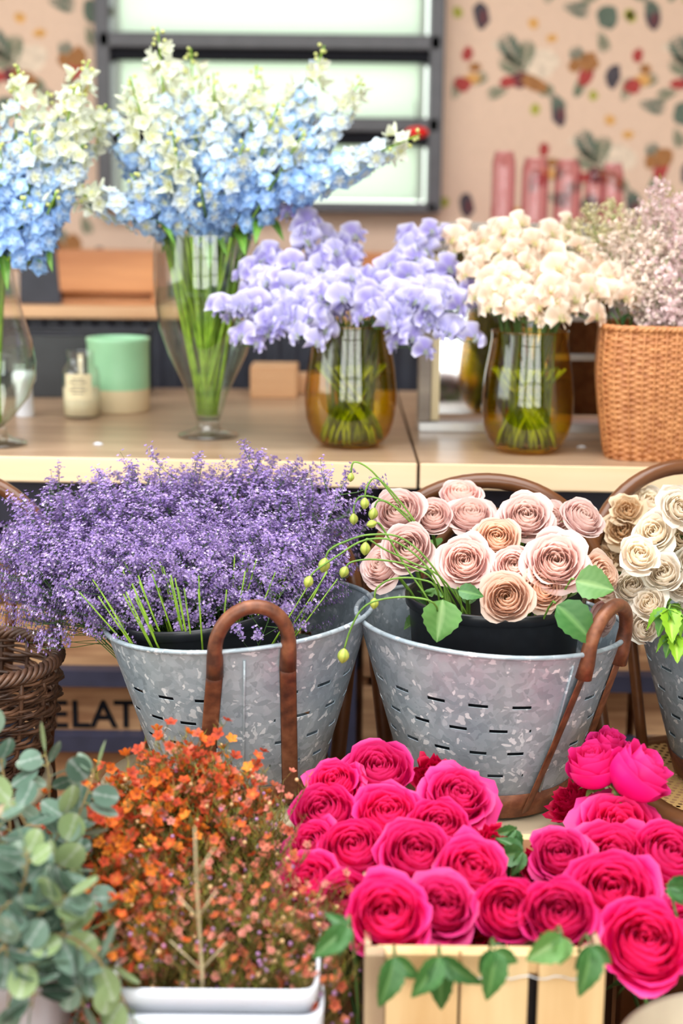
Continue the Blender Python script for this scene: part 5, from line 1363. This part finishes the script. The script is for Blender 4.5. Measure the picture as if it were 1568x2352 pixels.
def delphinium(base, mouth, p0, p1, lab, grp, rpx=45, bend=0., pale=0.):
    t = thing('delphinium', lab, 'delphinium', base, 0, grp)
    a = Vector((0, 0, 0)); m = mouth-base; s = p0-base; e = p1-base
    mid = (s+e)/2+Vector((0, 0, bend))
    path = curve_pts(a, a.lerp(m, .5), m-(s-m)*.15, m, 5)+[m.lerp(s, .5)]
    sp = [s*(1-k)**2+mid*2*k*(1-k)+e*k*k for k in [j_/16 for j_ in range(17)]]
    path += sp
    b = MB(); n_ = len(path); b.tube(path, [lerp(.0038, .0016, k/(n_-1)) for k in range(n_)], 6); b.obj('stem', M['stem_wet'], t)
    Ls = (e-s).length; R = .021
    nf = int(Ls/.0064); 
    for k in range(nf):
        f = (k+.5)/nf; i = min(int(f*16), 15); p = sp[i].lerp(sp[i+1], f*16-i); ax = (sp[i+1]-sp[i]).normalized()
        az = k*2.4+dr.uniform(-.3, .3); o1 = ax.orthogonal().normalized(); o2 = ax.cross(o1)
        rad_ = (.030*(1-f**3*.65)); out = o1*math.cos(az)+o2*math.sin(az)
        ff = f*.86+pale+dr.uniform(-.10, .10); st_ = 0 if ff < .30 else 1 if ff < .50 else 2 if ff < .72 else 3
        sz = R*(1.2-.42*f)*dr.uniform(.88, 1.12)
        q = zq(out+ax*.25+Vector((0, -.2, .05)), dr.uniform(0, 6.28))
        if f > .90 or (f > .74 and dr.random() < .3): mobj('bud', BUD, t, p+out*rad_*.6, q, sz*.45)
        else: mobj('floret', FLO[st_][k % 2], t, p+out*rad_*dr.uniform(.75, 1.1), q, sz)
    for k in range(2):
        mobj('leaf', DLEAF, t, m.lerp(s, .4+.5*k), Quaternion((0, 0, 1), dr.uniform(0, 6.28)) @ Quaternion((0, 1, 0), dr.uniform(-.3, .5)), dr.uniform(.05, .09))
VCp, VLp, VAp, VBp = [Vector(v.location) for v in (VC, VL, VA, VB)]
DC = [ # floret start px, tip px, depth start, depth tip, label
 (400, 480, 362, 62, 3.05, 3.08, 'tallest delphinium spike with yellow-green buds at its tip', .25),
 (455, 430, 438, 112, 3.14, 3.22, 'delphinium spike behind and right of the tallest one', .1),
 (370, 430, 298, 175, 3.00, 2.98, 'pale yellow-white delphinium spike in front left of the tallest one', .3),
 (500, 500, 490, 168, 3.02, 3.04, 'upright white and blue delphinium spike over the middle of the vase', .12),
 (560, 470, 590, 150, 3.08, 3.14, 'delphinium spike right of centre with a row of pale buds on top', .12),
 (545, 520, 640, 235, 3.00, 2.98, 'delphinium spike in front right of centre', .02),
 (640, 400, 745, 105, 3.10, 3.14, 'delphinium spike on the right with a white crown of blossoms', .05),
 (660, 450, 832, 180, 3.05, 3.08, 'delphinium spike leaning right behind the farthest one', .1),
 (655, 445, 965, 308, 2.98, 2.96, 'delphinium spike stretched farthest right towards the red lantern', .05),
 (345, 500, 145, 432, 2.98, 2.94, 'delphinium spike lying out to the left with a cream tip', .25),
 (340, 420, 232, 250, 3.10, 3.14, 'delphinium spike between the two vases, behind the front ones', .0),
 (420, 540, 395, 300, 2.94, 2.92, 'short cream delphinium spike in the front centre', .25),
 (480, 560, 560, 330, 2.94, 2.91, 'short blue delphinium spike in the front right of centre', -.12),
 (380, 540, 300, 400, 2.95, 2.93, 'low blue delphinium spike at the front left of the clear vase', -.15),
 (580, 500, 700, 300, 2.98, 2.96, 'blue and white delphinium spike below the one with a white crown', .0),
 (470, 600, 460, 430, 2.92, 2.90, 'lowest blue delphinium spike over the vase mouth', -.2),
 (610, 380, 700, 180, 3.16, 3.20, 'delphinium spike half hidden behind the white-crowned one', .1),
 (520, 360, 530, 190, 3.16, 3.2, 'delphinium spike deep in the middle of the bunch', .15),
]
for (x0, y0, x1, y1, Y0, Y1, lab, pale) in DC:
    base = VCp+Vector((dr.uniform(-.018, .018), dr.uniform(-.018, .018), .050))
    p0, p1 = at(x0, y0, Y0), at(x1, y1, Y1)
    dx = clamp((p0.x-VCp.x)*.9, -.086, .086); mouth = Vector((VCp.x+dx, VCp.y+clamp((p0.y-VCp.y)*.5, -.05, .05), VCp.z+.43))
    if p0.z < mouth.z+.02: p0 = Vector((mouth.x, mouth.y, mouth.z+.01))
    delphinium(base, mouth, p0, p1, lab, 'delphiniums in the tall clear vase', pale=pale)
DL = [
 (30, 500, 42, 150, 3.00, 3.02, 'delphinium spike at the left edge reaching up with a white tip', .15),
 (-30, 480, -40, 180, 3.0, 3.0, 'delphinium spike cut by the left edge', .05),
 (70, 470, 110, 210, 3.06, 3.12, 'delphinium spike behind the white pair of the left vase', .15),
 (100, 430, 205, 138, 3.0, 3.0, 'tall white delphinium spike of the left vase with a full top', .25),
 (115, 440, 175, 195, 2.94, 2.90, 'white delphinium spike in front of the tall white one', .28),
 (60, 520, 75, 300, 2.92, 2.90, 'blue and white delphinium spike in the middle of the left bunch', .05),
 (90, 540, 190, 330, 2.94, 2.92, 'blue delphinium spike pointing right from the left vase', .0),
 (10, 560, 0, 330, 2.92, 2.90, 'blue delphinium spike low at the left edge', -.15),
 (60, 610, 130, 440, 2.90, 2.88, 'lowest deep blue delphinium spike of the left vase', -.3),
 (20, 600, 60, 450, 2.88, 2.86, 'deep blue delphinium spike hanging over the mouth of the left vase', -.3),
 (-40, 600, -30, 400, 2.92, 2.9, 'deep blue delphinium spike mostly outside the left edge', -.2),
 (130, 450, 245, 240, 3.04, 3.06, 'white delphinium spike leaning right towards the middle bunch', .2),
]
for (x0, y0, x1, y1, Y0, Y1, lab, pale) in DL:
    base = VLp+Vector((dr.uniform(-.012, .012), dr.uniform(-.012, .012), .055))
    p0, p1 = at(x0, y0, Y0), at(x1, y1, Y1)
    mouth = Vector((VLp.x+clamp((p0.x-VLp.x)*.4, -.035, .035), VLp.y+clamp((p0.y-VLp.y)*.4, -.03, .03), VLp.z+.40))
    delphinium(base, mouth, p0, p1, lab, 'delphiniums in the left vase', pale=pale)
# bare leafless flower stems standing inside the vases
def vase_greens(vp, n, r0, r1, h, grp, lab, z0=.048, mk='stem_wet', rs=.003, seed=0):
    rnd = random.Random(seed)
    for k in range(n):
        a = rnd.uniform(0, 6.28); q = rnd.uniform(.2, 1); a2 = a+rnd.uniform(1.6, 4.6)
        p0 = vp+Vector((r0*q*math.cos(a), r0*q*math.sin(a), z0)); e = Vector((r1*q*math.cos(a2), r1*q*math.sin(a2), h))-Vector((r0*q*math.cos(a), r0*q*math.sin(a), 0))
        b = MB(); b.tube(curve_pts(Vector((0, 0, 0)), Vector((0, 0, h*.3)), e*.7, e, 7), rs*rnd.uniform(.7, 1.2), 6)
        tag(b.obj('vase_stem', M[mk], None, True, p0), lab, 'greenery', grp)
vase_greens(VCp, 70, .022, .100, .38, 'bare stems in the tall clear vase', 'bare green stem in the tall clear vase', seed=1, rs=.0034)
vase_greens(VLp, 20, .014, .030, .33, 'bare stems in the left clear vase', 'bare green stem in the clear vase at the left edge', seed=2, rs=.0034)

# --- sweet peas
def pea_mesh(seed, c1, c2, cg):
    rnd = random.Random(seed); b = MB(); b.usecol = True
    ph = rnd.uniform(0, 6)
    def std(u, v):   # the tall ruffled back petal
        a = (2*u-1)*1.75; r = v*(1-.10*math.cos(a*2+PI)); rf = .17*math.sin(a*5+ph)*v**2+.09*math.sin(a*9+ph*2)*v**3
        return (math.sin(a)*r*.95, -.10+.30*v*v-.30*abs(math.sin(a))*v*.6+rf, .12+math.cos(a)*r*.85)
    b.grid(std, 14, 6, colfn=lambda u, v: mixc(mixc(cg, c1, v*3), c2, .85*v**4+.18*math.sin(u*17+ph)))  # petal colour with highlights painted at the edges, shading at the centre
    for s in (-1, 1):
        ph2 = rnd.uniform(0, 6)
        def wing(u, v, s=s, ph2=ph2):
            a = (2*u-1)*1.0; r = v*.62; rf = .07*math.sin(a*5+ph2)*v*v
            return (s*(.06+.30*math.cos(a)*r*1.1)+rf, -.18-math.cos(a)*r*.55, -.02+math.sin(a)*r*.75+.05)
        b.grid(wing, 7, 5, colfn=lambda u, v: mixc(mixc(cg, c1, v*3), c2, .7*v**3))
    b.ball((0, -.12, .0), .13, 7, 0, mixc(cg, c1, .4), (.8, 1.6, .9))
    return b.mesh('blossom', M['petal'])
LA, LB, LG = srgb(182, 176, 226), srgb(232, 229, 246), srgb(170, 190, 116)
CA, CB, CG = srgb(232, 206, 180), srgb(252, 244, 230), srgb(190, 200, 110)
PEAL = [pea_mesh(400+k, mixc(LA, srgb(158, 146, 214), k % 2), LB, LG) for k in range(4)]
PEAC = [pea_mesh(420+k, mixc(CA, srgb(226, 184, 158), .6*(k % 2)), CB, CG) for k in range(4)]
qr = random.Random(66)
def sweet_pea(base, mouth, p1, ms, lab, grp, n=5, size=.037, stemm='stem_dark'):
    t = thing('sweet_pea', lab, 'sweet pea', base, 0, grp)
    a = Vector((0, 0, 0)); m = mouth-base; e = p1-base
    c1 = m+(m-a).normalized()*.08; pts = curve_pts(a, a.lerp(m, .4), a.lerp(m, .8), m, 4)+curve_pts(m, m.lerp(c1, .6), e.lerp(m, .35)+Vector((0, 0, .03)), e, 8)[1:]
    b = MB(); b.tube(pts, [.0022]*5+[.0017]*8, 6)
    for k in range(n):
        ax = (pts[-1]-pts[-4]).normalized(); p = pts[-1]-ax*k*.019; az = k*2.7+qr.uniform(-.5, .5)
        out = Vector((math.cos(az), -abs(math.sin(az))*.9-.25, .1*math.sin(az))).normalized()
        q0_ = p+out*.020
        b.tube([p, q0_], .001, 4)
        fc = (out+Vector((qr.uniform(-.4, .4), -.7, qr.uniform(-.1, .4)))).normalized()
        qq = fc.to_track_quat('-Y', 'Z') @ Quaternion((0, 1, 0), qr.uniform(-.5, .5))
        mobj('blossom', qr.choice(ms), t, q0_+fc*.006, qq, size*qr.uniform(.88, 1.12))
    b.obj('stem', M[stemm], t)
LIL = [(672, 490, 3.02), (600, 600, 2.98), (575, 690, 2.95), (500, 725, 2.88), (560, 800, 2.86), (650, 620, 2.95), (690, 770, 2.88), (715, 630, 2.98), (795, 560, 3.08),
       (745, 590, 3.0), (850, 640, 2.98), (865, 700, 2.92), (968, 545, 3.04), (930, 610, 3.0), (1005, 630, 2.98), (1050, 680, 2.95), (1080, 710, 2.92), (1000, 770, 2.88),
       (950, 745, 2.88), (910, 650, 2.95), (820, 690, 2.9), (720, 740, 2.88), (640, 720, 2.9), (600, 760, 2.88), (540, 740, 2.9), (1000, 560, 3.06), (985, 690, 2.9), (690, 680, 2.92), (760, 700, 2.86), (860, 760, 2.85), (700, 800, 2.85), (1060, 790, 2.86), (1020, 720, 2.86), (620, 660, 2.92), (560, 640, 2.96), (780, 650, 2.9), (950, 820, 2.86), (720, 560, 3.05)]
for i, (x, y, Y) in enumerate(LIL):
    p1 = at(x, y-6, Y); base = VAp+Vector((qr.uniform(-.05, .05), qr.uniform(-.05, .05), .012))
    a = math.atan2(p1.y-VAp.y, p1.x-VAp.x); mr_ = qr.uniform(.03, .068); mouth = VAp+Vector((mr_*math.cos(a), mr_*math.sin(a), .258))
    side = ('left' if x < 640 else 'middle' if x < 900 else 'right')
    lab = {'left': 'lilac sweet pea stem leaning left across the tall clear vase', 'middle': 'lilac sweet pea stem upright over the left amber vase', 'right': 'lilac sweet pea stem leaning right between the two amber vases'}[side]
    if i == 0: lab = 'topmost lilac sweet pea stem, beside the blue delphiniums'
    sweet_pea(base, mouth, p1, PEAL, lab, lab, n=5)
CRE = [(1172, 535, 3.0), (1060, 585, 3.02), (1118, 600, 2.98), (1240, 560, 3.0), (1300, 590, 2.98), (1355, 630, 2.95), (1405, 705, 2.88), (1425, 690, 2.9), (1135, 680, 2.88), (1165, 720, 2.85),
       (1230, 700, 2.84), (1290, 710, 2.85), (1180, 630, 2.9), (1255, 640, 2.9), (1330, 690, 2.88), (1040, 560, 3.05), (1450, 640, 2.95), (1100, 700, 2.88), (1200, 580, 2.96), (1370, 590, 3.02),
       (1080, 640, 2.95), (1310, 650, 2.9), (1120, 560, 3.02), (1280, 540, 3.06), (1470, 700, 2.9), (1200, 755, 2.83), (1260, 750, 2.83), (1130, 740, 2.85), (1340, 745, 2.85), (1400, 620, 3.0)]
for i, (x, y, Y) in enumerate(CRE):
    p1 = at(x, y-15, Y); base = VBp+Vector((qr.uniform(-.05, .05), qr.uniform(-.05, .05), .012))
    a = math.atan2(p1.y-VBp.y, p1.x-VBp.x); mr_ = qr.uniform(.03, .066); mouth = VBp+Vector((mr_*math.cos(a), mr_*math.sin(a), .252))
    lab = 'cream sweet pea stem leaning left towards the lilac ones' if x < 1130 else ('cream sweet pea stem upright over the right amber vase' if x < 1320 else 'cream sweet pea stem leaning right over the wicker basket')
    if i == 0: lab = 'topmost cream sweet pea stem with a pointed upright petal'
    sweet_pea(base, mouth, p1, PEAC, lab, lab, n=4, size=.036)
vase_greens(VAp, 60, .070, .078, .16, 'green stems in the left amber vase', 'green stem crossing in the left amber vase', z0=.012, mk='stem_wet', rs=.0032, seed=3)
vase_greens(VBp, 60, .070, .078, .16, 'green stems in the right amber vase', 'green stem crossing in the right amber vase', z0=.012, mk='stem_wet', rs=.0032, seed=4)

# --- astilbe
def astilbe_mesh(seed, ca, cb):
    rnd = random.Random(seed); st = MB(); fl = MB(); fl.usecol = True; L_ = .14
    st.tube([(0, 0, 0), (0, 0, L_)], [.0012, .0006], 4)
    for k in range(26):
        h = (k+.5)/26; az = k*2.4; ln = .050*(1-h)**.8+.006; p0 = Vector((0, 0, L_*h*.9)); p1 = p0+Vector((math.cos(az)*ln, math.sin(az)*ln, ln*.9))
        st.tube([p0, p1], [.0006, .0003], 3, cap=False)
        for e in range(int(10+ln*600)):
            q = p0.lerp(p1, rnd.uniform(.1, 1.05))+Vector((rnd.gauss(0, .0022), rnd.gauss(0, .0022), rnd.gauss(0, .0022))); s = rnd.uniform(.0020, .0032); d = zq((rnd.gauss(0, 1), rnd.gauss(0, 1), 1))
            c = mixc(ca, cb, rnd.random()); ids = [fl.vert(q+d @ Vector((math.cos(a)*s, math.sin(a)*s, s*.5*(i % 2))), c) for i, a in enumerate([2*PI*j_/6 for j_ in range(6)])]
            fl.face(ids)
    return st.mesh('stem', M['stem']), fl.mesh('plume', M['tiny'])
AST = [astilbe_mesh(500, srgb(244, 222, 206), srgb(254, 238, 228)), astilbe_mesh(501, srgb(238, 206, 208), srgb(248, 226, 226)), astilbe_mesh(502, srgb(220, 208, 160), srgb(236, 226, 190))]
ar = random.Random(14)
AS = [(1345, 465, 3.02, 2), (1395, 455, 3.06, 2), (1440, 480, 3.04, 0), (1515, 402, 3.0, 1), (1490, 455, 3.02, 0), (1560, 440, 3.0, 1), (1290, 505, 3.06, 2), (1385, 530, 2.96, 0), (1450, 540, 2.94, 0),
      (1500, 520, 2.92, 0), (1560, 530, 2.94, 1), (1530, 600, 2.86, 1), (1450, 600, 2.88, 0), (1500, 640, 2.84, 0), (1560, 640, 2.84, 0), (1545, 700, 2.80, 1), (1420, 590, 2.96, 0), (1480, 570, 2.92, 1), (1590, 480, 2.98, 0), (1600, 590, 2.88, 1), (1410, 500, 3.0, 0), (1535, 480, 3.0, 0)]
for (x, y, Y, k) in AS:
    tip = at(x, y, Y); base = WBp+Vector((ar.uniform(-.05, .05), ar.uniform(-.03, .03), .03)); d = tip-base
    lab = ['pale blush astilbe plume rising from the wicker basket', 'pink astilbe plume rising from the wicker basket', 'greenish cream astilbe plume leaning left from the wicker basket'][k]
    t = thing('astilbe_plume', lab, 'astilbe', base, 0, lab)
    out = Vector((d.x*.8, d.y*.8, .0)); fork = Vector((clamp(d.x*.5, -.11, .11), clamp(d.y*.4, -.08, .08), .26))
    dirn = (d-fork).normalized(); L2 = (d-fork).length; st0 = d-dirn*.165
    b = MB(); b.tube(curve_pts(Vector((0, 0, 0)), fork*.6, fork, st0, 8), .0016, 5); b.obj('lower_stem', M['stem'], t)
    q = zq(dirn, ar.uniform(0, 6)); mobj('stem', AST[k][0], t, st0, q, 1.2); mobj('plume', AST[k][1], t, st0, q, 1.2)
    for e in range(2):
        mobj('leaf', ROSE_LEAF[2], t, st0*.95+Vector((0, 0, .0)), Quaternion((0, 0, 1), ar.uniform(3.4, 6)) @ Quaternion((0, 1, 0), ar.uniform(.0, .9)), ar.uniform(.025, .04))
p = at(1402, 800, 2.9); base = WBp+Vector((-.08, -.02, .1)); t = thing('hanging_leaf', 'dark green leaf hanging beside the wicker basket', 'leaf', base)
b = MB(); b.tube(curve_pts(Vector((0, 0, 0)), Vector((-.02, 0, .2)), Vector((-.09, -.02, .22)), at(1405, 750, 2.9)-base, 8), .0014, 5); b.obj('stem', M['stem_dark'], t)
for k in range(3): mobj('leaf', ROSE_LEAF[2], t, at(1405, 750+12*k, 2.9)-base, Quaternion((0, 0, 1), 3.6+k*.7) @ Quaternion((0, 1, 0), 1.3), .055)
